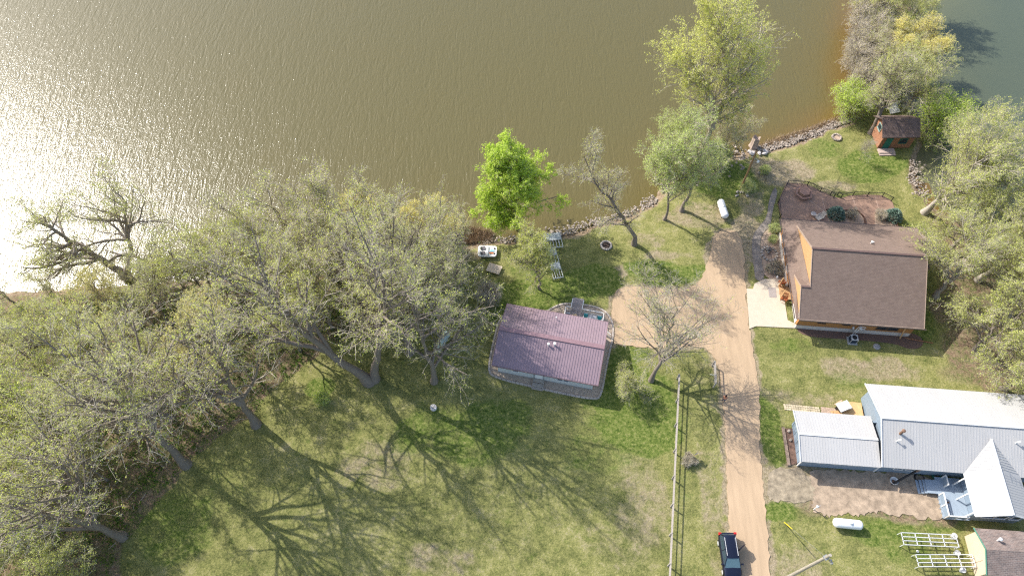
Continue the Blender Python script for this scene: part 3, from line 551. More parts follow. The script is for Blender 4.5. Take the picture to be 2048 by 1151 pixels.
# --- the left wood, in rows from the lake shore down to the lawn
ORD = ['first', 'second', 'third', 'fourth', 'fifth', 'sixth', 'seventh', 'eighth', 'ninth', 'tenth', 'eleventh', 'twelfth', 'thirteenth', 'fourteenth']
def row(cat_name, where, pts, group):
    pts = sorted(pts, key=lambda q: q[0])
    for i, (px, py, key, s) in enumerate(pts):
        tree(key, cat_name, *ground(px, py), f'budding tree, {ORD[i]} from the left in the {where}', s=s, rz=rnd.random() * 6.28, group=group)
row('shore_tree', 'shore row of the left wood', [(30, 606, 'midB', .55), (120, 600, 'midA', .45), (330, 585, 'fan', .6), (380, 592, 'midB', .7), (428, 598, 'midB', .95), (455, 556, 'fan', .85), (505, 572, 'fan', .9), (545, 566, 'midB', .95), (600, 560, 'fan', 1.3),
     (672, 560, 'fan', 1.35), (735, 572, 'fan', 1.3), (800, 552, 'midA', .9), (865, 560, 'fan', 1.0), (885, 585, 'tallB', .7)], 'trees along the shore of the left wood')
row('woodland_tree', 'second row from the lake, left wood', [(60, 700, 'midA', .8), (160, 690, 'midB', .8), (262, 655, 'midC', .8), (345, 650, 'midA', .9), (590, 640, 'midA', .95), (665, 655, 'midB', 1.0), (745, 640, 'tallB', .8), (835, 635, 'tallA', .8), (900, 640, 'tallB', .7)], 'trees inside the left wood')
row('woodland_tree', 'third row from the lake, left wood', [(20, 790, 'midB', 1.0), (125, 775, 'midA', 1.0), (228, 765, 'midB', 1.05), (330, 752, 'midA', 1.05), (470, 722, 'midC', .95), (600, 700, 'midB', .85), (820, 705, 'tallB', .8)], 'trees inside the left wood')
row('woodland_tree', 'fourth row from the lake, left wood', [(40, 890, 'midA', 1.1), (150, 880, 'midB', 1.1), (262, 862, 'midA', 1.0), (345, 835, 'midB', 1.0), (425, 800, 'midC', .85)], 'trees inside the left wood')
row('lawn_edge_tree', 'tall front row at the lawn edge', [(245, 1072, 'tallB', .95), (372, 928, 'tallA', .98), (512, 848, 'tallB', 1.0)], 'tall trees on the lawn edge')
row('understorey_tree', 'low understorey behind the lawn edge', [(215, 960, 'midC', .6), (180, 1040, 'midA', .7)], 'low trees behind the lawn edge')
row('corner_tree', 'leafy bottom left corner of the wood', [(60, 1000, 'denseS', 1.0), (150, 1010, 'midB', 1.0), (70, 1110, 'denseR', .95), (150, 1160, 'denseS', .9), (20, 1220, 'denseR', .9), (110, 1290, 'denseS', 1.0)], 'trees in the bottom left corner')
TM['limetree'] = tree_meshes('limetree', 149, [([(0, 0, 0), (.2, 0, 3), (0, .2, 6), (.2, 0, 9)], .18, .04)], 13, 7, 5, 4, 6, .17, L_BRI, limbL=4.6, tmin=.2, limb_ang=55)
tree('limetree', 'lime_green_tree', *ground(75, 870), 'bright lime-green tree at the left edge of the wood', rz=1)
tree('willow', 'small_willow', *ground(722, 500), 'small bright yellow-green willow top rising over the lake side of the wood', s=1.15)
tree('willow', 'golden_willow', *ground(858, 510), 'golden yellow willow at the right end of the wooded shore', s=1.1, rz=2)
tree('fan', 'shore_shrub', *ground(900, 520), 'grey-green shrub between the golden willow and the white pedal boat', cat='shrub', s=.6, rz=1.3)
tree('fan', 'tangled_shrub', *ground(880, 600), 'wide tangled grey shrub on the wood edge left of the wooden platform', cat='shrub', s=.7, rz=2.6)
# --- right bank
row('bank_tree', 'dense cluster between brown roof and green bay', [(1848, 425, 'denseR', 1.1), (1888, 400, 'denseR', 1.0), (1872, 592, 'denseR', .9), (1905, 500, 'denseS', .85), (1925, 400, 'denseS', .8), (1955, 560, 'denseR', .95), (1985, 480, 'denseS', .9), (2005, 640, 'denseR', 1.0),
     (2030, 560, 'denseS', 1.0), (1950, 700, 'denseS', .95), (2045, 730, 'denseR', 1.0), (2070, 640, 'denseR', 1.0)], 'budding trees on the right bank')
x, y = ground(2004, 776); tree('denseS', 'thick_trunked_tree', x, y, 'tree with a thick dark trunk at the top right corner of the pale roof', s=.9, rz=4)
tree('bright', 'bright_shrub', *ground(1868, 262), 'bright green shrub right of the log cabin by the bay', cat='shrub', s=1.9)
tree('bare', 'pinkish_shrub', *ground(1722, 185), 'bare pinkish shrub at the lake edge above the bright waterside shrub', cat='shrub', s=1.5, rz=1)
for i_, (px_, py_) in enumerate(((1728, 30), (1722, 72), (1716, 118), (1716, 148))): tree('bare', 'brushy_shrub', *ground(px_, py_), f'bare brushy shrub on the lake side of the wooded strip, {ORD[i_]} from the top edge', cat='shrub', s=1.7, rz=i_, group='brush along the wooded strip')
tree('bright', 'waterside_shrub', *ground(1692, 222), 'bright green shrub at the lake edge left of the log cabin', cat='shrub', s=1.5, rz=1)
row('isthmus_tree', 'narrow strip between lake and bay', [(1735, 25, 'fan', .55), (1738, 85, 'fan', .5), (1745, 60, 'denseS', .75), (1752, 150, 'fan', .7), (1768, 190, 'denseS', .75), (1780, 20, 'denseR', .75), (1780, 200, 'fan', .75), (1808, 70, 'denseS', .65), (1815, 215, 'denseR', .7), (1830, 30, 'denseR', .7)], 'trees on the narrow strip of land')
tree('willow', 'yellow_willow', *ground(1800, 150), 'bright yellow willow on the narrow strip of land beside the upturned boat', s=1.15, rz=3)
tree('willow', 'little_willow', *ground(1735, 108), 'small yellow-green willow at the lake edge left of the upturned boat', s=.6, rz=1)
# shrubs near things
tree('bare', 'thorny_shrub', *ground(978, 598), 'dark rounded thorny shrub in front of the wooden platform', cat='shrub', s=.8)
tree('bright', 'lawn_shrub', *ground(645, 800), 'low bright green shrub on the lawn at the foot of the forked tree', cat='shrub', s=.45, rz=1)
tree('bare', 'brush_shrub', *ground(905, 500), 'brown brushy shrub on the shore left of the white pedal boat', cat='shrub', s=.8, rz=2)
tree('bush', 'pole_shrub', *ground(1492, 380), 'green shrub at the foot of the lamp pole', cat='shrub', s=.55, rz=2)
tree('bush', 'path_shrub', *ground(1527, 345), 'small round green shrub beside the pale boulders above the patio', cat='shrub', s=.4, rz=.3)
tree('bush', 'inlet_shrub', *ground(1425, 325), 'green shrub on the rocky point below the tall yellow-green tree', cat='shrub', s=1.1, rz=.3)
def spruce(name, px, py, label):
    rg = np.random.RandomState(px); x, y = ground(px, py); t = thing(name, label, 'spruce', (x, y, .05))
    MB().tube([(0, 0, 0), (0, 0, .6), (0, 0, 1.1)], [.09, .06, .03], 6).build('trunk', BARK, t, True)
    N = 2600; a = rg.rand(N) * 6.283; h = rg.rand(N) ** 1.2; rr = (.98 * (1 - h) ** .6 + .1) * (.55 + .45 * rg.rand(N) ** .4) * (1 + .14 * np.sin(a * 7 + h * 20))
    c = np.stack([np.cos(a) * rr, np.sin(a) * rr, .15 + h * 1.35], 1); d = unit(np.stack([np.cos(a), np.sin(a), .35 + rg.randn(N) * .2], 1) + rg.randn(N, 3) * .25)
    s_ = unit(np.cross(d, rg.randn(N, 3))); L_ = .26 * (.6 + .7 * rg.rand(N))[:, None]
    q = np.stack([c - s_ * .035, c + d * L_ * .5 - s_ * .05, c + d * L_, c + d * L_ * .5 + s_ * .05], 1).reshape(-1, 3)
    me = np_mesh('crown', q, [np.arange(N * 4).reshape(-1, 4)], [0], [L_SPRUCE]); o = bpy.data.objects.new('crown', me); C.objects.link(o); o.parent = t
spruce('blue_spruce', 1670, 432, 'round blue-green spruce in the left planting bed of the patio')
spruce('blue_spruce', 1784, 436, 'round blue-green spruce in the right planting bed of the patio')

# --- undergrowth, reeds and shore stones: too many to count
def scatter(n, poly, rg):
    p = np.array(poly); lo, hi = p.min(0), p.max(0); out = np.zeros((0, 2))
    while len(out) < n:
        q = lo + rg.rand(n * 2, 2) * (hi - lo); d = poly_sd(q[:, 0], q[:, 1], [tuple(a) for a in p]); out = np.concatenate([out, q[d > 0]])
    return out[:n]
rg = np.random.RandomState(17)
under = PA([(-60, 640), (90, 590), (420, 570), (560, 560), (900, 540), (890, 610), (760, 650), (640, 700), (540, 790), (420, 885), (360, 940), (240, 1100), (225, 1200), (-60, 1200)])
c = scatter(2600, under, rg); k = 9
n_ = unit(rg.randn(len(c) * k, 3)); ctr = np.repeat(np.column_stack([c, np.zeros(len(c))]), k, 0) + rg.randn(len(c) * k, 3) * np.array([.28, .28, .06]) + np.array([0, 0, .16])
u_ = unit(np.cross(n_, rg.randn(len(n_), 3))); v_ = np.cross(n_, u_); sz = (.12 * (.5 + rg.rand(len(n_))))[:, None]
q = np.stack([ctr - u_ * sz, ctr - v_ * sz * .6, ctr + u_ * sz, ctr + v_ * sz * .6], 1).reshape(-1, 3)
me = np_mesh('undergrowth', q, [np.arange(len(q)).reshape(-1, 4)], [0], [L_SHR]); o = bpy.data.objects.new('undergrowth', me); C.objects.link(o)
kind(tag(o, 'low green plants sprouting through the leaf litter of the left wood', 'undergrowth'), 'stuff')
# fallen sticks on the wood floor
c = scatter(500, under, rg); a = rg.rand(len(c)) * 3.14; L_ = .4 + 1.6 * rg.rand(len(c)) ** 2
p0 = np.column_stack([c, np.full(len(c), .05)]); p1 = p0 + np.column_stack([np.cos(a) * L_, np.sin(a) * L_, .1 * rg.rand(len(c))])
v_, f_ = tubes(np.stack([p0, (p0 + p1) / 2 + rg.randn(len(c), 3) * .06, p1], 1), np.full((len(c), 3), .028), 3)
o = bpy.data.objects.new('fallen_sticks', np_mesh('fallen_sticks', v_, [f_], [0], [TWIGL])); C.objects.link(o); kind(tag(o, 'fallen sticks scattered over the wood floor', 'sticks'), 'stuff')
def reeds(poly, n, label, hmax=1.1):
    c = scatter(n, PA(poly), rg); d = rg.randn(n, 2) * .22; h = hmax * (.5 + .5 * rg.rand(n)); w_ = .03; a = rg.rand(n) * 6.28
    p0 = np.column_stack([c, np.full(n, -.7)]); p1 = p0 + np.column_stack([d, h]); s_ = np.column_stack([np.cos(a), np.sin(a), np.zeros(n)]) * w_
    q = np.stack([p0 - s_, p0 + s_, p1 + s_ * .3, p1 - s_ * .3], 1).reshape(-1, 3)
    o = bpy.data.objects.new('reeds', np_mesh('reeds', q, [np.arange(n * 4).reshape(-1, 4)], [0], [mat('dry_reed', (.42, .32, .22), .9, var=.25)])); C.objects.link(o); kind(tag(o, label, 'reeds'), 'stuff')
reeds([(885, 455), (930, 450), (985, 462), (985, 482), (900, 486)], 5000, 'dry brown reeds in the shallows left of the bright lime-green tree')
reeds([(1500, 296), (1540, 278), (1600, 258), (1660, 238), (1690, 225), (1712, 236), (1660, 256), (1610, 274), (1560, 290)], 4000, 'dry pinkish reeds along the curved shore of the point', .9)
rr = random.Random(5)
def riprap(line, n, wd, label, size=.28):
    line = [P(*q) for q in line]; mb = MB()
    for i in range(n):
        j = rr.randrange(len(line) - 1); a, b = line[j], line[j + 1]; p = a.lerp(b, rr.random()); d = (b - a).normalized(); o_ = rr.gauss(0, wd); s_ = size * (.4 + rr.random() ** 2 * 1.2)
        mb.rock((p.x - d.y * o_, p.y + d.x * o_, -.18 + .1 * rr.random()), (s_, s_ * .8, s_ * .7), rr)
    kind(tag(mb.build('shore_rocks', STONE2), label, 'rocks'), 'stuff')
STONE2 = mat('pale_shore_rock', (.34, .285, .235), .9, var=.45, scale=1.5, bump=.5)
riprap([(965, 484), (1010, 478), (1070, 470), (1130, 462), (1162, 452), (1200, 441), (1250, 428), (1290, 409), (1312, 394)], 900, .42, 'pale rocks along the shore from the reeds past the leaning tree', .14)
riprap([(1320, 376), (1340, 366), (1365, 345), (1390, 340), (1430, 335), (1470, 318), (1500, 305)], 420, 1.1, 'grey boulders of the rocky point below the tall yellow-green tree', .2)
riprap([(1500, 303), (1540, 294), (1580, 282), (1620, 270), (1660, 254), (1700, 238)], 800, .34, 'band of pale stones along the curved shore above the bright lawn', .15)
riprap([(1833, 320), (1826, 345), (1832, 368), (1850, 392)], 300, .7, 'pale stones on the bay bank right of the bright lawn', .15)
# ---------------------------------------------------------------- houses
def ribbed(mb, a, b, c, d, step=.3, w_=.04, h_=.015, t=.06):
    """roof plane a-b (eave) c-d (ridge, c above b): slab plus raised ribs running from eave to ridge"""
    a, b, c, d = map(Vector, (a, b, c, d)); mb.slab([a, b, c, d], t)
    n = (b - a).cross(d - a).normalized(); n = n if n.z > 0 else -n
    k = int((b - a).length / step)
    for i in range(1, k):
        f = i / k; p, q = a.lerp(b, f), d.lerp(c, f)
        if (q - p).length > .3: mb.bar(p + n * h_ * .5, q + n * h_ * .5, w_, h_)
def window(parent, c, w_, h_, axis, out, frame=WHITE, pane=GLASS, mull=0):
    """window in a wall; axis 'x' or 'y' = direction it runs along; out = outward sign"""
    f = MB(); g_ = MB(); t = .07
    def bx(mb, u, z, du, dz, th, off):
        if axis == 'x': mb.box((c[0] + u, c[1] + out * off, c[2] + z), (du, th, dz))
        else: mb.box((c[0] + out * off, c[1] + u, c[2] + z), (th, du, dz))
    bx(f, 0, h_ / 2, w_ + t, t, .09, .02); bx(f, 0, -h_ / 2, w_ + 2 * t, t, .14, .05)
    for s in [-1, 1] + ([0] if mull else []): bx(f, s * w_ / 2, 0, t, h_ - t, .08, .02)
    bx(g_, 0, 0, w_ - t, h_ - t, .03, .0)
    fo = f.build('window', frame, parent); g_.build('pane', pane, fo); return fo
ROOFM = mat('maroon_metal_roof', (.30, .215, .24), .42, .1, .07, scale=.8, spec=.5)
CREAM = mat('pale_grey_siding', (.60, .60, .56), .7, var=.06)
# 1 maroon-roofed cabin. local frame: origin = south-west eave corner, x along the long side
cab = thing('metal_roof_cabin', 'cabin with a maroon ribbed metal roof standing on a pebble bed', 'cabin', (-2.34, 35.78, 0), R(-11.9))
W_, D_, ZE, ZR = 12.5, 8.5, 2.75, 4.15
mb = MB(); mid_ = D_ / 2
ribbed(mb, (0, 0, ZE), (W_, 0, ZE), (W_, mid_, ZR), (0, mid_, ZR), .30, .05, .035)
ribbed(mb, (0, D_, ZE), (W_, D_, ZE), (W_, mid_, ZR), (0, mid_, ZR), .30, .05, .035)
ro = mb.build('roof', ROOFM, cab)
MB().bar((-.02, mid_ - .12, ZR + .025), (W_ + .02, mid_ - .12, ZR + .025), .3, .05).bar((-.02, mid_ + .12, ZR + .022), (W_ + .02, mid_ + .12, ZR + .022), .3, .05).build('ridge_cap', mat('maroon_trim', (.27, .165, .18), .45, .1, spec=.5), ro)
tr = MB()
for xx in (-.03, W_ + .03):
    tr.bar((xx, -.04, ZE - .08), (xx, mid_, ZR - .06), .05, .2); tr.bar((xx, D_ + .04, ZE - .08), (xx, mid_, ZR - .06), .05, .2)
tr.bar((0, -.05, ZE - .1), (W_, -.05, ZE - .1), .05, .16); tr.bar((0, D_ + .05, ZE - .1), (W_, D_ + .05, ZE - .1), .05, .16); tr.build('fascia', MATS['maroon_trim'], ro)
for xx, yy, h_, r_ in ((6.05, 3.3, .55, .09), (6.75, 3.45, .6, .10), (6.3, 7.35, .6, .05)):
    zz = ZE + min(yy, D_ - yy) / mid_ * (ZR - ZE)
    MB().lathe([(r_, -.1), (r_, h_ - .12), (r_ * 1.7, h_ - .12), (r_ * 1.7, h_ - .04), (r_ * .6, h_)], 12, (xx, yy, zz)).build('roof_vent', WHITE, ro, True)
wl = MB(); x0, x1, y0, y1 = .55, 12.0, .55, 7.95
wl.box(((x0 + x1) / 2, (y0 + y1) / 2, 1.42), (x1 - x0, y1 - y0, 2.6))
for xx in (x0 + .01, x1 - .01): wl.vslab([(xx, y0, 2.7), (xx, y1, 2.7), (xx, mid_, 4.0)], (-.02 if xx > 5 else .02, 0, 0))
for i in range(11): wl.box(((x0 + x1) / 2, y0 - .012, .25 + i * .24), (x1 - x0, .02, .015))
wo = wl.build('wall', CREAM, cab)
MB().box(((x0 + x1) / 2, (y0 + y1) / 2, .08), (x1 - x0 + .04, y1 - y0 + .04, .24)).build('foundation', mat('concrete_block', (.35, .33, .30), .9), cab)
window(wo, (2.7, y0, 1.35), .75, .6, 'x', -1); window(wo, (8.05, y0, 1.35), .65, .7, 'x', -1); window(wo, (8.8, y0, 1.35), .65, .7, 'x', -1)
window(wo, (9.0, y1, 1.5), 1.2, 1.1, 'x', 1); window(wo, (3.0, y1, 1.5), 1.2, 1.1, 'x', 1)
dr = MB().box((5.55, y0 - .03, 1.2), (.95, .06, 2.0)).build('door', WHITE, cab); MB().lathe([(.03, 0), (.04, .03), (.02, .06)], 8, (5.2, y0 - .12, 1.15)).build('handle', GALV, dr)
MB().box((5.55, y0 - .05, 2.26), (1.15, .09, .1)).box((5.02, y0 - .05, 1.2), (.09, .09, 2.05)).box((6.08, y0 - .05, 1.2), (.09, .09, 2.05)).build('door_frame', mat('grey_trim', (.3, .32, .33), .6), cab)
st = MB()
for k, (dy, h_) in enumerate(((.45, .42), (.95, .28), (1.3, .14))):
    for j in range(3): st.box((5.6, y0 - dy + .05 + j * .16 - .1, h_), (1.35, .14, .05))
for xx in (4.98, 6.22): st.box((xx, y0 - .7, .14), (.06, 1.2, .24))
st.build('steps', WOODG, cab)
# deck with white railing on the lake side
dk = thing('deck', 'small weathered deck with white railing along the lake side of the maroon-roofed cabin', 'deck', (-2.34, 35.78, 0), R(-11.9))
d_ = MB()
for k in range(24): d_.box((9.5, 8.05 + k * .105, .42), (4.9, .095, .04))
d_.box((9.5, 9.3, .2), (4.7, .08, .38)).box((7.1, 9.3, .2), (.08, 2.4, .38)).box((11.9, 9.3, .2), (.08, 2.4, .38))
for k in range(13): d_.box((8.45, 10.65 + k * .105, .34), (1.35, .095, .04))
for k in range(3): d_.box((8.45, 12.05 + k * .28, .26 - k * .09), (1.35, .26, .04))
d_.build('floor', mat('grey_deck_board', (.36, .31, .29), .85, var=.25, scale=2, bump=.2), dk)
for (a, b) in (((7.1, 8.2), (7.1, 10.5)), ((7.1, 10.5), (7.75, 10.5)), ((7.75, 10.55), (7.75, 11.7)), ((9.15, 10.55), (9.15, 11.7)), ((9.15, 10.5), (11.9, 10.5)), ((11.9, 8.4), (11.9, 10.5))):
    r_ = MB(); a3 = Vector((a[0], a[1], 0)); b3 = Vector((b[0], b[1], 0)); L_ = (b3 - a3).length
    r_.bar(a3 + Vector((0, 0, 1.35)), b3 + Vector((0, 0, 1.35)), .09, .05); r_.bar(a3 + Vector((0, 0, .58)), b3 + Vector((0, 0, .58)), .05, .05)
    for q in (a3, b3): r_.box((q.x, q.y, .9), (.11, .11, 1.05))
    for k in range(1, int(L_ / .16)): q = a3.lerp(b3, k / int(L_ / .16)); r_.box((q.x, q.y, .96), (.03, .03, .75))
    r_.build('railing', WHITE, dk)
MB().bar((11.95, 8.5, 1.35), (13.1, 7.9, .9), .09, .05).bar((11.95, 8.5, .6), (13.1, 7.9, .25), .05, .05).box((13.1, 7.9, .5), (.09, .09, .9)).build('railing', WHITE, dk)
cf = Matrix.Translation((-2.34, 35.78, 0)) @ Matrix.Rotation(R(-11.9), 4, 'Z')
def deck_chair(x, y, colr, label, rz=0.0, g=None):
    p = cf @ Vector((x, y, .44)); t = thing('patio_chair', label, 'chair', p, R(-11.9) + rz, g)
    MB().box((0, 0, .42), (.52, .5, .06)).build('seat', colr[0], t); MB().box((0, .27, .72), (.52, .07, .6), rx=R(-14)).build('backrest', colr[1], t)
    for sx in (-.26, .26):
        for sy in (-.22, .22): MB().tube([(sx, sy, 0), (sx, sy, .4)], .015, 6).build('leg', GALV, t)
        MB().box((sx, 0, .63), (.05, .5, .03)).build('armrest', WHITE, t)
teal = (mat('pale_teal_cushion', (.33, .60, .60), .8), mat('teal_cushion', (.04, .28, .34), .8)); blu = (mat('pale_blue_cushion', (.45, .58, .70), .8), mat('slate_cushion', (.16, .20, .26), .8))
deck_chair(9.75, 9.5, teal, 'teal cushioned chair left of the grey deck table, nearest the deck stairs', g='teal deck chairs')
deck_chair(11.45, 9.5, teal, 'teal cushioned chair right of the grey deck table, in the deck corner', g='teal deck chairs')
deck_chair(7.5, 9.2, blu, 'pale blue chair alone at the left end of the deck behind the maroon roof')
t = thing('deck_table', 'square grey slatted table between the two teal chairs on the deck', 'table', cf @ Vector((10.6, 9.55, .44)), R(-11.9))
m_ = MB()
for k in range(9): m_.box((0, -.42 + k * .105, .7), (1.0, .095, .03))
m_.build('tabletop', mat('grey_table', (.42, .42, .44), .5), t)
for sx in (-.42, .42):
    for sy in (-.38, .38): MB().box((sx, sy, .34), (.05, .05, .68)).build('leg', GALV, t)
t = thing('folded_recliner', 'light wooden slatted recliner folded flat on the deck beside the cabin wall', 'recliner', cf @ Vector((8.45, 9.4, .44)), R(20))
m_ = MB()
for k in range(6): m_.box((-.35 + k * .14, 0, .2), (.07, 1.1, .04))
m_.build('seat', mat('light_wood', (.62, .48, .30), .7, var=.15), t); MB().bar((-.45, -.55, .1), (.45, -.55, .1), .05, .2).bar((-.45, .55, .1), (.45, .55, .1), .05, .2).build('frame', MATS['light_wood'], t)
# stone border round the pebble bed
rb = MB(); pts = densify(cabin_bed, .42, 0)
for i, (x, y) in enumerate(pts):
    x2, y2 = pts[(i + 1) % len(pts)]; rb.box(((x + x2) / 2, (y + y2) / 2, .06), (math.hypot(x2 - x, y2 - y) * .92, .22, .16), math.atan2(y2 - y, x2 - x))
tag(rb.build('stone_edging', mat('edging_block', (.50, .43, .37), .9, var=.25, scale=2)), 'border of small pale blocks around the pebble bed of the maroon-roofed cabin', 'edging')
hr = thing('hose_reel', 'round grey hose reel on the left wall of the maroon-roofed cabin', 'hose reel', cf @ Vector((.15, 4.5, .9)), R(-11.9))
MB().lathe([(.30, -.09), (.34, -.09), (.34, -.05), (.16, -.04), (.16, .04), (.34, .05), (.34, .09), (.30, .09)], 20, axis=Matrix.Rotation(R(90), 3, 'Y')).build('reel', mat('grey_plastic', (.55, .55, .52), .5), hr)
MB().box((.25, 0, 0), (.3, .3, .08)).build('bracket', GALV, hr)

# 2 brown shingled house
BO = (34.87, 41.77, 0); BR = R(-5)
SHN = mat_brick('brown_shingle', (.225, .165, .132), (.195, .14, .112), (.12, .08, .07), .32, .145, .004, var=.07, bump=.4)
bh = thing('brown_house', 'large house with a brown shingled gable roof and orange wood gable walls', 'house', BO, BR)
m_ = MB(); s_ = 4.25 / 7.65; x1 = 14.75; y2 = 15.3; T_ = .10
zs = lambda y: 3 + min(y, y2 - y) * s_
m_.slab([(1.1, 0, 3), (x1, 0, 3), (x1, 7.65, 7.25), (1.1, 7.65, 7.25)], T_); m_.slab([(x1, y2, 3), (1.1, y2, 3), (1.1, 7.65, 7.25), (x1, 7.65, 7.25)], T_)
m_.slab([(0, 0, 3), (1.1, 0, 3), (1.1, 3.5, zs(3.5)), (0, 3.5, zs(3.5))], T_)                 # garage gable, south slope
m_.slab([(0, 3.5, zs(3.5)), (1.1, 3.5, zs(3.5)), (1.1, 4.3, zs(3.5) - .45), (0, 6.1, 3.5)], T_)
m_.slab([(-.5, y2, 3), (-.42, 0, 3), (-.1, 0, 3), (0, 3.5, 3.28), (1.1, 3.45, 4.9), (1.1, 13.6, 3.94), (1.1, y2, 3.0)], .04)
m_.v = m_.v; roof = m_.build('roof', SHN, bh)
m_ = MB()      # east extensions share the north eave
m_.slab([(x1, y2, 3), (x1, 9.6, zs(9.6)), (15.6, 9.6, zs(9.6)), (15.6, y2, 3)], T_); m_.slab([(x1, 9.6, zs(9.6)), (x1, 8.0, zs(9.6) - .8), (15.6, 8.0, zs(9.6) - .8), (15.6, 9.6, zs(9.6))], T_)
m_.slab([(15.6, y2, 3), (15.6, 11.7, zs(11.7)), (17.2, 11.7, zs(11.7)), (17.2, y2, 3)], T_); m_.slab([(15.6, 11.7, zs(11.7)), (15.6, 8.6, 3.3), (17.2, 8.6, 3.3), (17.2, 11.7, zs(11.7))], T_)
m_.build('side_roof', SHN, bh)
rc = MB(); rc.bar((1.0, 7.65, 7.29), (x1 + .02, 7.65, 7.29), .26, .05).bar((x1, 9.6, zs(9.6) + .04), (15.6, 9.6, zs(9.6) + .04), .24, .05).bar((15.6, 11.7, zs(11.7) + .04), (17.2, 11.7, zs(11.7) + .04), .24, .05).bar((0, 3.5, zs(3.5) + .03), (1.1, 3.5, zs(3.5) + .03), .24, .04)
rc.build('ridge_cap', mat('dark_ridge', (.13, .085, .075), .8), roof)
gw = MB()
gw.vslab([(1.14, 3.5, 3.2), (1.14, 13.6, 3.2), (1.14, 13.6, zs(13.6) - .1), (1.14, 7.65, 7.14), (1.14, 3.5, zs(3.5) - .1)], (.06, 0, 0)); gw.vslab([(.04, .6, 2.9), (.04, 6, 2.9), (.04, 6, 3.42), (.04, 3.5, zs(3.5) - .1), (.04, .6, 3.2)], (.06, 0, 0))
gw.build('gable_wall', WOODO, bh)
fa = MB(); tr_ = mat('tan_trim', (.40, .30, .23), .7)
fa.bar((1.06, 3.5, zs(3.5) - .03), (1.06, 7.65, 7.22), .05, .2).bar((1.06, 13.6, zs(13.6) - .03), (1.06, 7.65, 7.22), .05, .2).bar((-.04, .0, 2.94), (-.04, 3.5, zs(3.5) - .02), .05, .18).bar((-.04, 6.1, 3.46), (-.04, 3.5, zs(3.5) - .02), .05, .18)
fa.bar((0, -.04, 2.93), (x1, -.04, 2.93), .05, .2).bar((x1 + .03, 0, 2.95), (x1 + .03, 7.65, 7.2), .05, .2).build('fascia', tr_, roof)
MB().bar((-.55, .05, 2.96), (-.62, y2, 2.96), .1, .12).bar((.0, -.11, 2.92), (x1 + .3, -.11, 2.92), .1, .12).bar((-.5, y2 + .08, 2.94), (17.2, y2 + .08, 2.94), .1, .12).build('gutter', mat('dark_gutter', (.13, .10, .09), .4, .4), roof)
wl = MB(); ex, ey = 14.3, 14.8
wl.box(((.55 + ex) / 2, .62, 1.85), (ex - .55, .2, 2.2)).box((.2, 10.65, 1.85), (.2, 8.2, 2.2)).box((ex - .1, 7.6, 1.85), (.2, 14.2, 2.2)).box(((.1 + 16.7) / 2, ey - .1, 1.85), (16.6, .2, 2.2)).box((1.5, 6.55, 1.85), (2.6, .14, 2.2)).box((1.4, 4.6, 1.85), (2.0, .14, 2.2)).box((2.8, 5.6, 1.85), (.14, 2.1, 2.2)).box((.5, 3.9, 1.85), (.2, 1.3, 2.2)).box((.5, .75, 1.85), (.2, .46, 2.2)).box((16.8, 11.9, 1.85), (.2, 5.6, 2.2)).box((15.5, 9.1, 1.85), (2.4, .2, 2.2))
wl.vslab([(x1 - .3, .6, 2.95), (x1 - .3, 14.7, 2.95), (x1 - .3, 7.65, 7.05)], (.1, 0, 0))
wo = wl.build('wall', mat('amber_log_siding', (.42, .20, .075), .6, var=.18, scale=1.2, stretch=(1, 1, 10), bump=.3), bh)
fo = MB(); fo.box(((.5 + ex) / 2, .58, .36), (ex - .45, .24, .75)).box((.14, 10.65, .36), (.24, 8.3, .75)).box((ex - .05, 7.6, .36), (.24, 14.2, .75)); fo.build('foundation', mat('pale_foundation', (.62, .56, .50), .85), bh)
gd = MB().box((.42, 2.2, 1.6), (.1, 2.5, 2.3))
for k in range(1, 4): gd.box((.36, 2.2, .5 + k * .57), (.03, 2.5, .03))
gd.build('garage_door', WHITE, bh)
for xx in (3.2, 6.2): window(wo, (xx, .52, 2.05), .9, .8, 'x', -1, frame=mat('brown_frame', (.15, .09, .06), .6))
window(wo, (11.2, .52, 2.0), 2.6, 1.5, 'x', -1, frame=MATS['brown_frame'], mull=1)
for yy in (8.4, 11.2, 13.2): window(wo, (.1, yy, 1.9), 1.1, 1.2, 'y', -1, frame=WHITE)
MB().bar((13.3, .1, 0), (12.9, .35, 2.9), .16, .16).build('porch_post', WOODO, bh)
MB().lathe([(.06, -.2), (.06, .35), (.12, .37), (.12, .45), (.03, .5)], 10, (9.0, 9.95, zs(9.95))).box((9.2, 10.1, zs(10.1) + .12), (.5, .12, .12), R(30)).build('roof_vent', WHITE, roof)
bf = Matrix.Translation(BO) @ Matrix.Rotation(BR, 4, 'Z')
pc = thing('entry_porch', 'small wooden entry porch between the garage and front wall of the brown house', 'porch', BO, BR)
m_ = MB()
for k in range(20): m_.box((.4, 4.55 + k * .105, .22), (2.6, .095, .04))
m_.box((.4, 5.55, .1), (2.5, 2.0, .18)); m_.build('floor', WOODO, pc)
MB().box((-.85, 4.6, 1.1), (.12, .12, 2.0)).box((-.85, 6.5, 1.1), (.12, .12, 2.0)).build('post', WOODO, pc); MB().bar((-.85, 4.6, 1.0), (0.3, 4.55, 1.0), .06, .1).build('railing', WOODO, pc)
MB().box((-1.75, 5.5, .075), (.95, 1.5, .02)).build('doormat', mat('grey_mat', (.36, .31, .28), .95), None)
o = bpy.data.objects['doormat']; o.matrix_world = bf @ o.matrix_world; tag(o, 'grey doormat on the pale concrete in front of the entry porch', 'doormat')
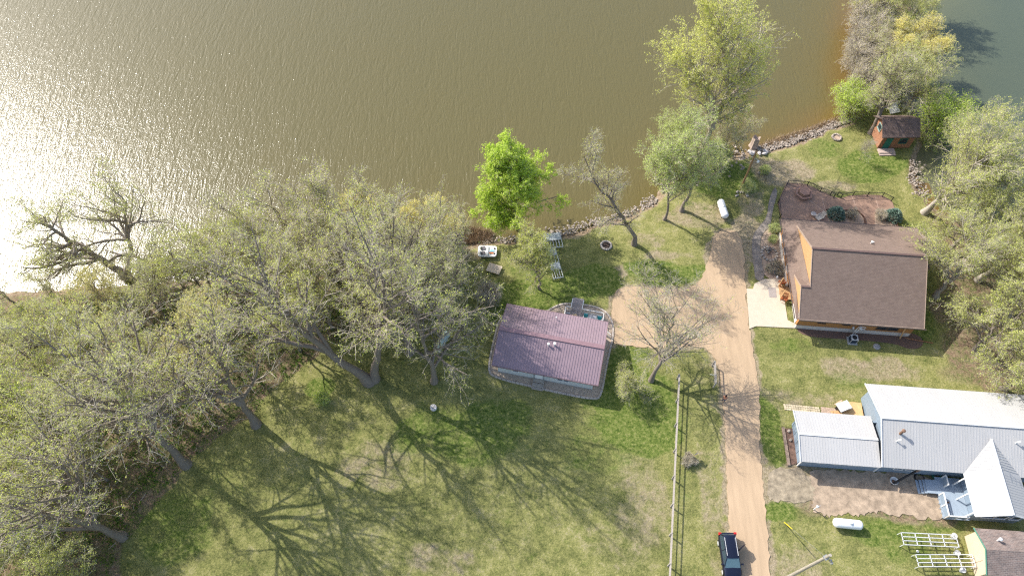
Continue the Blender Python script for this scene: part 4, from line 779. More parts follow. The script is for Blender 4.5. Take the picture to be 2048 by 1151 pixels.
def log_chair(x, y, rz, label):
    t = thing('wooden_chair', label, 'chair', bf @ Vector((x, y, .25)), BR + rz, 'red-brown porch chairs'); m_ = MB()
    for k in range(5): m_.box((0, -.24 + k * .12, .40), (.6, .09, .03))
    m_.build('seat', WOODR, t); b_ = MB()
    for k in range(5): b_.box((-.24 + k * .12, .32, .75), (.09, .03, .75), rx=R(-15))
    b_.build('backrest', WOODR, t)
    for sx in (-.33, .33):
        MB().box((sx, 0, .6), (.12, .72, .035)).build('armrest', WOODR, t)
        for sy in (-.28, .28): MB().box((sx, sy, .29), (.06, .06, .58)).build('leg', WOODR, t)
log_chair(-.55, 6.75, R(200), 'red-brown wooden armchair at the upper end of the entry porch'); log_chair(-.55, 4.35, R(-20), 'red-brown wooden armchair at the lower end of the entry porch')
t = thing('garden_ornament', 'small white and black garden ornament at the corner of the gravel bed by the porch', 'ornament', (*P(1554, 555)[:2], 0))
MB().lathe([(.14, 0), (.17, .2), (.10, .36), (.05, .42)], 12).build('body', WHITE, t, True); MB().lathe([(.06, 0), (.09, .07), (.04, .15)], 10, (.1, -.02, .38)).build('head', BLACK, t, True)
# air conditioner and meters
t = thing('air_conditioner', 'grey air conditioner unit standing against the lower wall of the brown house', 'air conditioner', bf @ Vector((7.3, -.75, 0)), BR)
MB().box((0, 0, .03), (1.15, 1.1, .12)).build('base', mat('grey_pad', (.42, .42, .40), .9), t); m_ = MB()
m_.box((0, 0, .9), (.82, .82, .05))
for sx in (-1, 1):
    for sy in (-1, 1): m_.box((sx * .39, sy * .39, .5), (.05, .05, .8))
m_.build('cabinet', mat('grey_enamel', (.5, .5, .48), .5), t); m_ = MB().box((0, 0, .49), (.74, .74, .74))
for k in range(10): m_.box((0, 0, .15 + k * .075), (.78, .78, .015))
m_.build('coil', mat('dark_blue_grey', (.05, .07, .10), .5), t); MB().lathe([(.3, 0), (.3, .02), (.05, .03)], 16, (0, 0, .925)).build('fan_grille', BLACK, t)
t = thing('meter_cluster', 'cluster of pale meters and vent pipes on the brown house wall by the air conditioner', 'meter', bf @ Vector((7.6, .3, 1.0)), BR)
for q, (dx, dz, s2) in enumerate(((-.55, .5, .2), (.25, .7, .26), (.5, .3, .2))): MB().box((dx, 0, dz), (s2, .2, s2 * 1.4)).lathe([(s2 * .4, 0), (s2 * .4, .1)], 12, (dx, -.1, dz), axis=Matrix.Rotation(R(90), 3, 'X')).build('meter', ALU, t)
MB().tube([(-.1, -.12, -.9), (-.1, -.12, .8), (.4, -.12, 1.0), (.8, -.12, .9)], .05, 8).tube([(.1, -.2, -.8), (.12, -.2, .6), (.75, -.25, .7)], .05, 8).build('pipe', WHITE, t, True)
t = thing('tank_lid', 'round grey metal lid in the shaded grass below the brown house', 'lid', (*P(1753, 693)[:2], 0)); MB().lathe([(.42, -.1), (.42, .12), (.36, .17), (.08, .19)], 20).build('lid', mat('grey_lid', (.33, .32, .31), .6, .2), t, True); MB().box((-.12, .12, .2), (.12, .08, .05)).build('handle', ALU, t)
t = thing('septic_lid', 'round white concrete lid alone on the lawn among the tree shadows', 'lid', (*P(867, 815)[:2], 0)); MB().lathe([(.40, -.1), (.40, .22), (.37, .26), (.05, .27)], 20).build('lid', mat('white_concrete', (.60, .56, .52), .9, var=.2, scale=6), t, True)
m_ = MB()
for k in range(3): m_.box((0, 0, .275 + k * .004), (.5, .05, .02), R(60 * k))
m_.build('handle', mat('grey_bar', (.35, .33, .32), .7), t)
# a downspout hose and a thin branch
tag(MB().tube([bf @ Vector((13.9, .1, .25)), bf @ Vector((15.6, -.05, .1)), bf @ Vector((17.2, -.2, .06))], .06, 8).build('drain_pipe', mat('orange_brown_pipe', (.34, .15, .08), .5)), 'thin rust-coloured drain pipe running right from the corner of the brown house', 'pipe')

# patio of the brown house
PATM = mat('stamped_brown_concrete', (.285, .18, .13), .6, var=.2, scale=.9, spec=.3)
pat = pl((1573, 366), (1613, 369), (1640, 382), (1666, 394), (1680, 397), (1704, 391), (1733, 390), (1763, 391), (1783, 402), (1793, 428), (1795, 470), (1700, 470), (1567, 452), (1555, 405))
o = sheet('patio', pat, -.3, .10, PATM); kind(o, 'structure')
jn = MB(); jm = mat('patio_joint', (.47, .34, .27), .7)
for a, b in (((1641, 384), (1652, 425)), ((1704, 393), (1716, 424)), ((1750, 392), (1759, 424)), ((1573, 368), (1660, 430))): jn.bar(P(*a, .104), P(*b, .104), .05, .012)
kind(jn.build('patio_joints', jm), 'structure')
bed1 = pl((1651, 421), (1715, 423), (1727, 436), (1732, 462), (1657, 452)); bed2 = pl((1750, 428), (1766, 425), (1791, 432), (1794, 466), (1748, 462))
o = sheet('planting_bed', bed1, -.2, .115, bedm); kind(o, 'structure'); o = sheet('planting_bed', bed2, -.2, .115, bedm); kind(o, 'structure')
for bd, lb in ((bed1, 'low brown retaining edge around the left planting bed of the patio'), (bed2, 'low brown retaining edge around the right planting bed of the patio')):
    m_ = MB(); q = [Vector((*a, .2)) for a in bd]
    for i in range(3): m_.bar(q[i], q[i + 1], .12, .26)
    tag(m_.build('bed_edging', mat('dark_brown_block', (.13, .07, .05), .8)), lb, 'edging')
for (px, py, s2, lb) in ((1700, 434, .5, 'low spiky green plants in the left planting bed of the patio'), (1758, 436, .5, 'low spiky green plants in the right planting bed of the patio')):
    tree('bare', 'bed_plant', *ground(px, py), lb, cat='plant', s=s2 * .8, rz=px)
# black railing with posts
def rail_run(pts, label):
    t = thing('patio_railing', label, 'railing', (0, 0, 0)); q = [P(*a, .1) for a in pts]
    for p in q: MB().box((p.x, p.y, .5), (.09, .09, .85)).build('post', BLACK, t)
    for a, b in zip(q, q[1:]):
        m_ = MB(); up = Vector((0, 0, 1)); m_.bar(a + up * .80, b + up * .80, .06, .05); m_.bar(a + up * .12, b + up * .12, .035, .03)
        n = int((b - a).length / .22)
        for k in range(1, n): c = a.lerp(b, k / n); m_.box((c.x, c.y, .56), (.014, .014, .66))
        m_.build('rail', BLACK, t)
rail_run([(1559, 436), (1556, 405), (1574, 368), (1614, 371), (1640, 383), (1660, 390), (1667, 395)], 'black metal railing curving round the left half of the patio, past the octagonal bench')
rail_run([(1674, 391), (1681, 396), (1705, 391), (1734, 392), (1764, 393), (1782, 402)], 'black metal railing along the right half of the patio above the planting beds')
# octagonal picnic table
t = thing('picnic_table', 'six-sided brown picnic table with ring bench on the patio', 'picnic table', (*P(1606, 389, .1)[:2], .1), R(10))
def hexring(r0, r1, z, th, n=6):
    m_ = MB()
    for k in range(n):
        a, b = k * 2 * math.pi / n, (k + 1) * 2 * math.pi / n
        m_.slab([(r0 * math.cos(a), r0 * math.sin(a), z), (r1 * math.cos(a), r1 * math.sin(a), z), (r1 * math.cos(b), r1 * math.sin(b), z), (r0 * math.cos(b), r0 * math.sin(b), z)], th)
    return m_
PW = mat('brown_plank', (.34, .20, .15), .75, var=.2, scale=3)
hexring(.02, .78, .76, .05).build('tabletop', PW, t); hexring(.98, 1.3, .46, .05).build('bench', PW, t)
for k in range(6): a = k * math.pi / 3 + .52; MB().bar((.5 * math.cos(a), .5 * math.sin(a), .7), (1.1 * math.cos(a), 1.1 * math.sin(a), 0), .07, .07).build('leg', PW, t)
t = thing('garden_chair', 'pale weathered slatted lounge chair on the patio near the roof edge', 'lounge chair', (*P(1636, 438, .1)[:2], .1), R(-60)); m_ = MB()
for k in range(6): m_.box((-.27 + k * .11, 0, .38), (.09, .9, .03))
PG = mat('pale_grey_wood', (.52, .48, .42), .8, var=.15); m_.build('seat', PG, t); m_ = MB()
for k in range(6): m_.box((-.27 + k * .11, .65, .66), (.09, .03, .8), rx=R(-35))
m_.build('backrest', PG, t)
for sx in (-.38, .38): MB().box((sx, .1, .55), (.1, .9, .03)).build('armrest', PG, t); MB().box((sx, -.3, .27), (.05, .08, .54)).build('leg', PG, t); MB().box((sx, .45, .27), (.05, .08, .54)).build('leg', PG, t)
t = thing('side_table', 'small pale round table beside the slatted lounge chair', 'table', (*P(1625, 431, .1)[:2], .1)); MB().lathe([(.36, .42), (.38, .44), (.38, .46)], 16).build('tabletop', mat('stone_grey_top', (.40, .36, .34), .8), t); MB().lathe([(.06, 0), (.06, .42)], 8).build('leg', PG, t)
# stone ring in the gravel bed with shrubs
t = thing('stone_ring', 'ring of stone blocks in the gravel bed left of the brown house', 'stone ring', (*P(1538, 508)[:2], 0))
for k in range(15):
    a = k / 15 * 6.283
    if .9 < a < 1.6: continue
    MB().box((1.0 * math.cos(a), 1.1 * math.sin(a), .12), (.3, .24, .22), a).build('block', STONE, t)
m_ = MB()
for k in range(7): m_.rock((rr.uniform(-.3, .3), .3 + rr.uniform(-.3, .5), .15 + k * .05), (.25, .2, .2), rr)
m_.build('rock_pile', mat('dark_fieldstone', (.22, .20, .18), .9, var=.3), t)
for i, (px, py, s2, k_, lb) in enumerate(((1546, 462, .42, 'bush', 'round green shrub at the top of the gravel bed by the patio gate'), (1544, 482, .32, 'bush', 'small green shrub in the gravel bed above the ring of blocks'), (1551, 534, .34, 'bare', 'dark brown rounded shrub in the lower gravel bed, nearest the house wall'),
                                    (1539, 541, .36, 'bare', 'dark brown rounded shrub in the lower gravel bed, nearest the paved path'), (1558, 548, .28, 'bare', 'smallest dark brown shrub in the lower gravel bed, nearest the porch'))):
    tree(k_, 'garden_shrub', *ground(px, py), lb, cat='shrub', s=s2, rz=i)
for i, (px, py, s2, lb) in enumerate(((1549, 545, .3, 'pale boulder between the dark shrubs of the gravel bed'), (1518, 346, .35, 'pale pinkish boulder near the patio path top, beside the round shrub'))):
    tag(MB().rock((*P(px, py)[:2], .05), (s2, s2 * .8, s2 * .7), rr).build('boulder', STONE2), lb, 'boulder')
# 3 long grey-roofed house
GO = (40.46, 23.59, 0); GR = R(-4.5)
GRF = mat('pale_grey_metal_roof', (.44, .43, .415), .6, 0, .04, scale=.5, stretch=(3, .4, 1), spec=.25); SID = mat('blue_grey_siding', (.24, .30, .36), .6, var=.08)
gh = thing('grey_house', 'long low house with pale grey ribbed metal roofs and blue-grey walls', 'house', GO, GR)
gf = Matrix.Translation(GO) @ Matrix.Rotation(GR, 4, 'Z')
m_ = MB(); ribbed(m_, (-.55, 0, 2.8), (21, 0, 2.8), (21, 4.87, 4.8), (-.55, 4.87, 4.8), .3); ribbed(m_, (-.55, 9.8, 2.8), (21, 9.8, 2.8), (21, 4.87, 4.8), (-.55, 4.87, 4.8), .3)
r0_ = m_.build('roof', GRF, gh)
m_ = MB(); ribbed(m_, (-9.15, 0, 2.6), (-.6, 0, 2.6), (-.6, 2.95, 3.2), (-9.15, 2.95, 3.2), .3); ribbed(m_, (-9.15, 5.9, 2.6), (-.6, 5.9, 2.6), (-.6, 2.95, 3.2), (-9.15, 2.95, 3.2), .3)
r1_ = m_.build('wing_roof', GRF, gh)
m_ = MB()
# south porch wing: ridge runs towards the viewer, valleys on the main slope
zr = 4.25; xr = 11.0; hw = 2.95; ya = (zr - 2.8) / (2.0 / 4.87)
ribbed(m_, (xr - hw, -4.5, 2.83), (xr - hw, 0, 2.83), (xr, 0, zr + .03), (xr, -4.5, zr + .03), .3); ribbed(m_, (xr + hw, -4.5, 2.83), (xr + hw, 0, 2.83), (xr, 0, zr + .03), (xr, -4.5, zr + .03), .3)
for sgn in (-1, 1):
    for k in range(12):
        f0, f1 = k / 12, (k + 1) / 12
        a = (xr + sgn * hw * (1 - f0), f0 * ya, 2.83 + (zr - 2.8) * f0); b = (xr + sgn * hw * (1 - f1), f1 * ya, 2.83 + (zr - 2.8) * f1)
        m_.add([(a[0], f0 * ya, a[2]), (b[0], f1 * ya, b[2]), (xr, f1 * ya, zr + .03), (xr, f0 * ya, zr + .03)], [(0, 1, 2, 3)])
    for k in range(1, 12):
        f0 = k / 12; yy = f0 * ya; m_.bar((xr + sgn * hw * (1 - f0), yy, 2.85 + (zr - 2.8) * f0), (xr, yy, zr + .045), .045, .03)
r2_ = m_.build('porch_roof', GRF, gh)
tr = MB(); tr.bar((-.6, 4.87, 4.86), (21, 4.87, 4.86), .3, .04).bar((-9.15, 2.95, 3.25), (-.6, 2.95, 3.25), .28, .04).bar((xr, -4.55, zr + .09), (xr, ya, zr + .09), .26, .04)
for a, b in (((-.58, 0, 2.8), (-.58, 4.87, 4.83)), ((-.58, 9.8, 2.8), (-.58, 4.87, 4.83)), ((-9.18, 0, 2.6), (-9.18, 2.95, 3.22)), ((-9.18, 5.9, 2.6), (-9.18, 2.95, 3.22))): tr.bar(a, b, .09, .16)
tr.bar((xr - hw - .03, -4.5, 2.8), (xr - hw - .03, 0, 2.8), .08, .14).bar((xr - hw, -4.55, 2.8), (xr, -4.55, zr), .08, .14).bar((xr + hw, -4.55, 2.8), (xr, -4.55, zr), .08, .14); tr.build('roof_trim', ALU, gh)
wl = MB(); wl.box((9.9, .6, 1.35), (19.6, .2, 2.7)).box((.1, 4.9, 1.35), (.2, 8.6, 2.7)).box((9.9, 9.2, 1.35), (19.6, .2, 2.7)).box((-4.2, .55, 1.25), (8.6, .2, 2.5)).box((-8.45, 2.95, 1.25), (.2, 4.7, 2.5)).box((-4.2, 5.3, 1.25), (8.6, .2, 2.5))
wl.vslab([(-8.5, .5, 2.5), (-8.5, 5.35, 2.5), (-8.5, 2.95, 3.1)], (.1, 0, 0)).vslab([(.05, .6, 2.7), (.05, 9.2, 2.7), (.05, 4.87, 4.7)], (.1, 0, 0))
wl.box((xr, -4.05, 1.35), (5.3, .15, 2.7)).vslab([(xr - hw + .1, -4.3, 2.75), (xr + hw - .1, -4.3, 2.75), (xr, -4.3, 4.15)], (0, .08, 0)).box((xr - 2.1, -2, 1.35), (.15, 4.0, 2.7))
for k in range(5): wl.box((-8.57, .7 + k * 1.1, 1.25), (.03, .05, 2.5))
wo = wl.build('wall', SID, gh)
for xx in (-6.5, -4.9, -3.1): window(wo, (xx, .44, 1.9), .8, .7, 'x', -1)
window(wo, (1.9, .49, 1.7), .9, 1.0, 'x', -1); window(wo, (3.2, .49, 1.7), .9, 1.0, 'x', -1); window(wo, (xr - .3, -4.13, 1.9), 2.4, 1.0, 'x', -1, mull=1); window(wo, (xr + 1.8, -4.13, 1.9), .9, 1.0, 'x', -1)
MB().box((-.25, .42, 1.3), (.14, .12, 2.5)).box((-8.6, .42, 1.25), (.12, .12, 2.5)).build('downspout', WHITE, gh)
MB().tube([(1.4, 3.4, 4.0), (1.4, 3.4, 5.0)], .14, 10).lathe([(.2, 0), (.22, .1), (.08, .2)], 10, (1.4, 3.4, 5.0)).build('chimney', RUST, r0_, True)
for (xx, yy, h_) in ((1.0, 2.6, .35), (13.6, 3.3, .3)): MB().tube([(xx, yy, 2.7 + yy * .41), (xx, yy, 3.0 + yy * .41 + h_)], .06, 8).box((xx + .1, yy, 3.0 + yy * .41 + h_), (.3, .16, .1), .4).build('roof_vent', WHITE, r0_)
t = thing('antenna', 'thin silver television antenna on the ridge of the small porch roof', 'antenna', gf @ Vector((xr, .9, zr + .05)), GR); MB().tube([(0, 0, 0), (0, 0, 1.5)], .02, 6).build('mast', GALV, t); m_ = MB().bar((-.8, 0, 1.4), (.8, 0, 1.4), .02, .02)
for k in range(6): m_.bar((-.75 + k * .3, -.5 + k * .05, 1.42), (-.75 + k * .3, .5 - k * .05, 1.42), .018, .018)
m_.build('element', GALV, t)
# porch deck with white railings
dk = thing('blue_grey_deck', 'blue-grey painted deck with white railings on the left side of the porch wing', 'deck', GO, GR); m_ = MB(); DKM = mat('blue_grey_deck_paint', (.30, .36, .42), .7, var=.08)
m_.box((7.45, -2.1, .52), (2.7, 4.5, .06)).box((7.5, -2.1, .25), (2.5, 4.3, .5)).box((5.55, -.95, .5), (1.15, 1.5, .05))
for k in range(3): m_.box((4.9 - k * .3, -.95, .38 - k * .14), (.3, 1.5, .05))
for k in range(9): m_.box((6.12, -.15 - k * .5, .25), (.03, .04, .5))
m_.build('floor', DKM, dk)
for a, b in (((6.15, -1.85), (6.15, -4.3)), ((6.15, -4.3), (8.2, -4.3)), ((6.9, .1), (6.9, -.9))):
    q0, q1 = Vector((*a, .55)), Vector((*b, .55)); n = max(1, round((q1 - q0).length / 1.3)); r_ = MB()
    r_.bar(q0 + Vector((0, 0, .92)), q1 + Vector((0, 0, .92)), .12, .06)
    for k in range(n + 1): c = q0.lerp(q1, k / n); r_.box((c.x, c.y, 1.0), (.12, .12, .95))
    pn = r_.build('railing', WHITE, dk); MB().bar(q0 + Vector((0, 0, .45)), q1 + Vector((0, 0, .45)), .03, .7).build('panel', SID, pn)
MB().box((7.9, -2.2, 1.7), (.12, .12, 2.3)).box((7.9, -4.2, 1.7), (.12, .12, 2.3)).box((7.9, -.6, 1.7), (.12, .12, 2.3)).build('roof_post', WHITE, dk)
t = thing('deck_ornament', 'tiny brown object lying on the sunny part of the blue-grey deck', 'ornament', gf @ Vector((6.9, -2.6, .55)), .3); MB().lathe([(.09, 0), (.12, .08), (.05, .2)], 8).build('pot', RUST, t, True)
# orange deck on the lake side, grill with white cover
t = thing('orange_deck', 'bright orange-stained wooden deck in the corner of the two grey roofs', 'deck', GO, GR); m_ = MB()
for k in range(22): m_.box((-1.6 + .0, 5.75 + k * .125, .45 + .0), (2.6, .115, .04))
m_.build('floor', mat('orange_deck_stain', (.66, .42, .20), .65, var=.1, scale=2), t); MB().box((-1.6, 7.1, .2), (2.5, 2.6, .4)).build('skirt', WOODO, t)
for k in range(3): MB().box((-3.1 - k * .3, 6.5, .34 - k * .12), (.3, 1.6, .05)).build('step', WOODO, t)
MB().box((-2.9, 5.8, .9), (.09, .09, .9)).build('post', WOODO, t)
t = thing('covered_grill', 'white-covered grill with a black base on the orange deck', 'grill', gf @ Vector((-2.6, 7.6, .0)), R(20)); MB().box((0, 0, .4), (1.15, .8, .8)).build('cart', BLACK, t)
MB().slab([(-.75, -.55, .98), (.75, -.55, .98), (.75, .55, .98), (-.75, .55, .98)], .05).slab([(-.75, -.5, 1.05), (.1, -.5, 1.2), (.1, .5, 1.2), (-.75, .5, 1.05)], .1).slab([(.1, -.5, 1.2), (.75, -.5, 1.05), (.75, .5, 1.05), (.1, .5, 1.2)], .1).build('cover', WHITE, t)
MB().bar((-.8, .6, .8), (.3, .75, .8), .12, .04).build('side_shelf', mat('pink_wood', (.6, .4, .3), .7), t)
t = thing('stepping_path', 'row of small tan paving stones leading to the orange deck', 'stone path', (0, 0, 0)); m_ = MB(); a0, a1 = P(1570, 813), P(1642, 820)
n_st = 15
for i in range(n_st):
    for j in (-1, 0, 1): p = a0.lerp(a1, i / n_st); m_.box((p.x + rr.uniform(-.02, .02), p.y + j * .26, .015), (.24, .22, .05), rr.uniform(-.1, .1))
m_.build('paver', mat('tan_paver', (.60, .50, .34), .9, var=.2, scale=1.5), t); m_ = MB(); a0, a1 = P(1642, 820), P(1700, 826); m_.bar(a0 + Vector((0, 0, .012)), a1 + Vector((0, 0, .012)), .9, .03); m_.build('gravel_strip', bedm, t)
# things along the shaded south wall
t = thing('leaning_pipe', 'long dark pipe leaning on the shaded wall of the grey house', 'pipe', (0, 0, 0)); MB().tube([gf @ Vector((1.5, -.9, .1)), gf @ Vector((3.4, .1, 2.2))], .12, 10).build('shaft', BLACK, t, True); MB().tube([gf @ Vector((3.35, .05, 2.15)), gf @ Vector((3.75, .2, 2.6))], .12, 10).build('tip', RUST, t, True)
def coil(name, px, py, r_, c_, label, n=3):
    t = thing(name, label, 'hose', (*P(px, py)[:2], 0)); m_ = MB()
    for k in range(n): m_.tube([(math.cos(a / 20 * 6.283) * (r_ - .05 * k), math.sin(a / 20 * 6.283) * (r_ - .05 * k), .05 + .04 * k) for a in range(21)], .03, 6)
    m_.build('coil', c_, t, True)
coil('hose_coil', 1838, 955, .55, BLACK, 'black coiled hose on the ground below the grey house wall'); coil('garden_hose', 1872, 951, .5, mat('green_hose', (.02, .15, .10), .5), 'green coiled garden hose near the blue-grey deck', 4)
t = thing('grey_tub', 'pale grey oval tub on the ground below the grey house wall', 'tub', (*P(1786, 962)[:2], 0), .5); MB().lathe([(.34, 0), (.42, .3), (.46, .3), (.44, .34), (.38, .3), (.30, .1)], 18).build('body', ALU, t, True); MB().rock((0, 0, .12), (.18, .18, .12), rr).build('contents', RUST, t)
t = thing('planter_bed', 'narrow timber-edged bed at the left end of the grey house', 'planter', (0, 0, 0)); m_ = MB(); q = [P(x, y, .1) for x, y in ((1566, 854), (1578, 930), (1584, 930), (1574, 854))]; m_.bar(q[0], q[1], .3, .22); m_.build('timber', mat('grey_brown_timber', (.30, .22, .17), .9, var=.3, scale=3), t)
m_ = MB(); q = [P(x, y, .0) for x, y in ((1570, 856), (1582, 929), (1597, 926), (1584, 856))]; m_.slab([v + Vector((0, 0, .05)) for v in q], .1); m_.build('soil', mulch, t)
m_ = MB(); [m_.rock((*P(x, y)[:2], .12), (.22, .2, .18), rr) for x, y in ((1577, 862), (1580, 880))]; m_.build('stone', STONE2, t)
# 4 shed in the bottom right corner
pk = P(1972, 1097, 3.5); nw = P(1949, 1055, 2.5)
sh_ = thing('shingled_shed', 'tan-walled shed with a brown shingled roof and green trim in the bottom right corner', 'shed', (pk.x, pk.y, 0), R(-4)); hwd = (nw.xy - pk.xy).length
SH2 = mat_brick('mottled_shingle', (.23, .17, .145), (.15, .12, .11), (.30, .26, .23), .35, .16, .012, var=.2)
m_ = MB(); m_.slab([(0, hwd, 2.5), (7, hwd, 2.5), (7, 0, 3.5), (0, 0, 3.5)], .08); m_.slab([(0, -hwd, 2.5), (7, -hwd, 2.5), (7, 0, 3.5), (0, 0, 3.5)], .08); ro = m_.build('roof', SH2, sh_)
MB().bar((-.04, hwd, 2.5), (-.04, 0, 3.5), .06, .14).bar((-.04, -hwd, 2.5), (-.04, 0, 3.5), .06, .14).build('trim', mat('green_trim', (.10, .26, .19), .6), sh_)
m_ = MB(); m_.box((3.7, 0, 1.25), (6.8, 2 * hwd - .5, 2.5)); m_.vslab([(.3, -hwd + .3, 2.5), (.3, hwd - .3, 2.5), (.3, 0, 3.38)], (.1, 0, 0)); m_.build('wall', TAN, sh_)
MB().box((.28, -.3, 1.1), (.05, .9, 1.9)).build('door', TAN, sh_); MB().lathe([(.09, -.3), (.09, .4), (.18, .42), (.18, .56), (.12, .62)], 14, (1.7, 1.05, 3.1)).build('roof_vent', ALU, ro, True)
# 5 log cabin, top right
lw = P(1765, 238, 4.1); le = P(1841, 237, 4.1); sw_ = P(1771.6, 275.5, 2.6); an = math.atan2(le.y - lw.y, le.x - lw.x); Lr = (le - lw).length
hd = abs((sw_ - lw).y); lc = thing('log_cabin', 'small log cabin with a brown shingled roof and green door', 'cabin', (lw.x, lw.y, 0), an)
m_ = MB(); m_.slab([(0, -hd, 2.6), (Lr, -hd, 2.6), (Lr, 0, 4.1), (0, 0, 4.1)], .1); m_.slab([(0, hd, 2.6), (Lr, hd, 2.6), (Lr, 0, 4.1), (0, 0, 4.1)], .1)
m_.build('roof', mat_brick('dark_shingle', (.20, .14, .12), (.13, .095, .085), (.08, .06, .055), .3, .15, .01, var=.25), lc)
LOG = mat('red_brown_log', (.30, .145, .08), .75, var=.25, scale=2, stretch=(1, 1, 3), bump=.3)
m_ = MB(); zz = .22
for k in range(10):
    for (a, b) in (((.5, -hd + .4), (Lr - .4, -hd + .4)), ((.5, hd - .4), (Lr - .4, hd - .4)), ((.5, -hd + .3), (.5, hd - .3)), ((Lr - .5, -hd + .3), (Lr - .5, hd - .3))): m_.tube([(*a, zz + k * .255), (*b, zz + k * .255)], .135, 8)
for k in range(5): y = (hd - .6) * (1 - (k + .5) / 5.5); m_.tube([(.5, -y, 2.72 + k * .25), (.5, y, 2.72 + k * .25)], .13, 8)
wo = m_.build('wall', LOG, lc, True); GT = mat('green_door_paint', (.02, .14, .11), .5)
MB().box((1.5, -hd + .26, 1.15), (.95, .08, 2.0)).build('door', GT, lc); window(wo, (.36, 0, 2.5), 1.0, .9, 'y', -1, frame=mat('pale_green_frame', (.30, .42, .36), .6)); window(wo, (3.6, -hd + .28, 1.6), 1.1, .9, 'x', -1, frame=GT)
MB().box((.75, hd * .55, 1.25), (.7, .1, 2.4)).build('side_panel', WOODO, lc); MB().box((1.6, -hd - .3, .12), (2.4, .9, .24)).box((1.6, -hd - .9, .05), (2.4, .4, .1)).build('step', mat('pink_concrete', (.45, .35, .30), .9), lc)
bd = P(1786, 218, .2); t = thing('white_board', 'bright white board leaning behind the log cabin', 'board', (bd.x, bd.y, 0), .3); MB().slab([(-1.0, -.8, .2), (.7, -.9, .25), (.8, .8, .8), (-.8, .1, .6)], .06).build('panel', WHITE, t); MB().box((0, .2, .2), (.08, .08, .5)).build('leg', WOODG, t)
# upturned boat on the isthmus
b0 = P(1767, 108); b1 = P(1772, 82); t = thing('upturned_boat', 'pale blue-grey upturned boat on the narrow wooded strip of land', 'boat', tuple((b0 + b1) / 2), math.atan2(b1.y - b0.y, b1.x - b0.x)); L_ = (b1 - b0).length; m_ = MB(); rows = []
for i in range(9):
    f_ = i / 8; x_ = (f_ - .5) * L_; hw_ = .62 * math.sin(min(1, f_ * 1.05 + .25) * math.pi * .62 + .3) if f_ < .9 else .25 * (1 - f_) * 10 * .4; hw_ = max(.05, .62 * (1 - max(0, f_ - .45) ** 2 * 3.2)); rows.append([(x_, hw_ * c_, .35 * s2) for c_, s2 in ((-1, 0), (-.85, .8), (-.3, 1.15), (0, 1.25), (.3, 1.15), (.85, .8), (1, 0))])
vs_ = [v for r_ in rows for v in r_]; m_.add(vs_, [(i * 7 + k, i * 7 + k + 1, i * 7 + k + 8, i * 7 + k + 7) for i in range(8) for k in range(6)]); m_.build('hull', mat('pale_hull', (.50, .52, .54), .5, .2), t, True); MB().bar((-L_ / 2, 0, .48), (L_ / 2, 0, .3), .06, .08).build('keel', mat('dark_keel', (.12, .13, .2), .5), t)
tag(MB().tube([P(1708, 61, -.1), P(1735, 56, .3), P(1768, 50, .4)], [.10, .14, .16], 8).build('driftwood_log', BARKL, None, True), 'bare pale log reaching out into the brown lake from the wooded strip', 'log')

# ---------------------------------------------------------------- propane tanks
def propane(px, py, rz, col, label, L_=3.1, r_=.50):
    p = P(px, py); t = thing('propane_tank', label, 'propane tank', (p.x, p.y, 0), rz); pr = [(.02, -L_ / 2)]
    for k in range(1, 7): a = k / 6 * math.pi / 2; pr.append((r_ * math.sin(a), -L_ / 2 + r_ * .75 * (1 - math.cos(a))))
    pr += [(r, -z) for r, z in pr[::-1]]; ax = Matrix.Rotation(R(90), 3, 'Y')
    MB().lathe(pr, 24, (0, 0, r_ + .25), axis=ax).build('shell', col, t, True)
    d = MB().lathe([(.2, 0), (.2, .12), (.15, .2), (.04, .23)], 16, (.12, 0, 2 * r_ + .2)).build('valve_dome', col, t, True)
    for sx in (-.9, .9):
        for sy in (-.28, .28): MB().box((sx, sy, .2), (.12, .08, .42)).build('leg', GALV, t)
    MB().tube([(.12, .0, 2 * r_ + .3), (.35, .1, 2 * r_ + .28), (.45, .35, 2 * r_)], .02, 6).build('hose', BLACK, t)
TW = mat('white_enamel', (.82, .81, .79), .35, var=.03, spec=.5)
propane(1443, 424, R(95), TW, 'white propane tank standing end-on at the head of the dirt driveway'); propane(1690, 1050, R(-6), TW, 'white propane tank lying across the dry grass below the grey house'); propane(885, 688, R(65), mat('pale_green_enamel', (.42, .50, .46), .5), 'pale green propane tank half hidden under the trees left of the maroon roof')
# ---------------------------------------------------------------- poles
pb = P(1481, 378); lp = thing('lamp_pole', 'tall wooden pole with a yard lamp near the rocky point', 'lamp pole', (pb.x, pb.y, 0)); PW2 = mat('brown_pole', (.30, .19, .10), .9, var=.25, stretch=(3, 3, .4), scale=3)
MB().tube([(0, 0, -.2), (.02, .02, 4), (.03, .05, 7.75)], [.16, .14, .11], 10).build('pole', PW2, lp, True); MB().tube([(.05, 0, 6.2), (.35, -.15, 6.45), (.6, -.3, 6.3)], .03, 6).build('arm', GALV, lp); MB().lathe([(.05, .25), (.14, .18), (.2, 0), (.12, -.12)], 12, (.62, -.32, 6.05)).build('lamp_head', WHITE, lp, True)
m_ = MB(); [m_.rock((rr.uniform(-.9, 1.0), rr.uniform(-.8, .2), .05), (.2, .16, .14), rr) for _ in range(12)]; tag(m_.build('flat_stones', STONE), 'low ring of flat grey stones around the lamp pole foot', 'stones').location = (pb.x, pb.y - .5, 0)
ub = P(1551, 1166); up_ = thing('utility_pole', 'grey wooden utility pole beside the driveway at the bottom edge', 'utility pole', (ub.x, ub.y, 0))
best = min(np.arange(4, 14, .1), key=lambda z: (P(1661, 1109, z).xy - ub.xy).length); tp = P(1661, 1109, best)
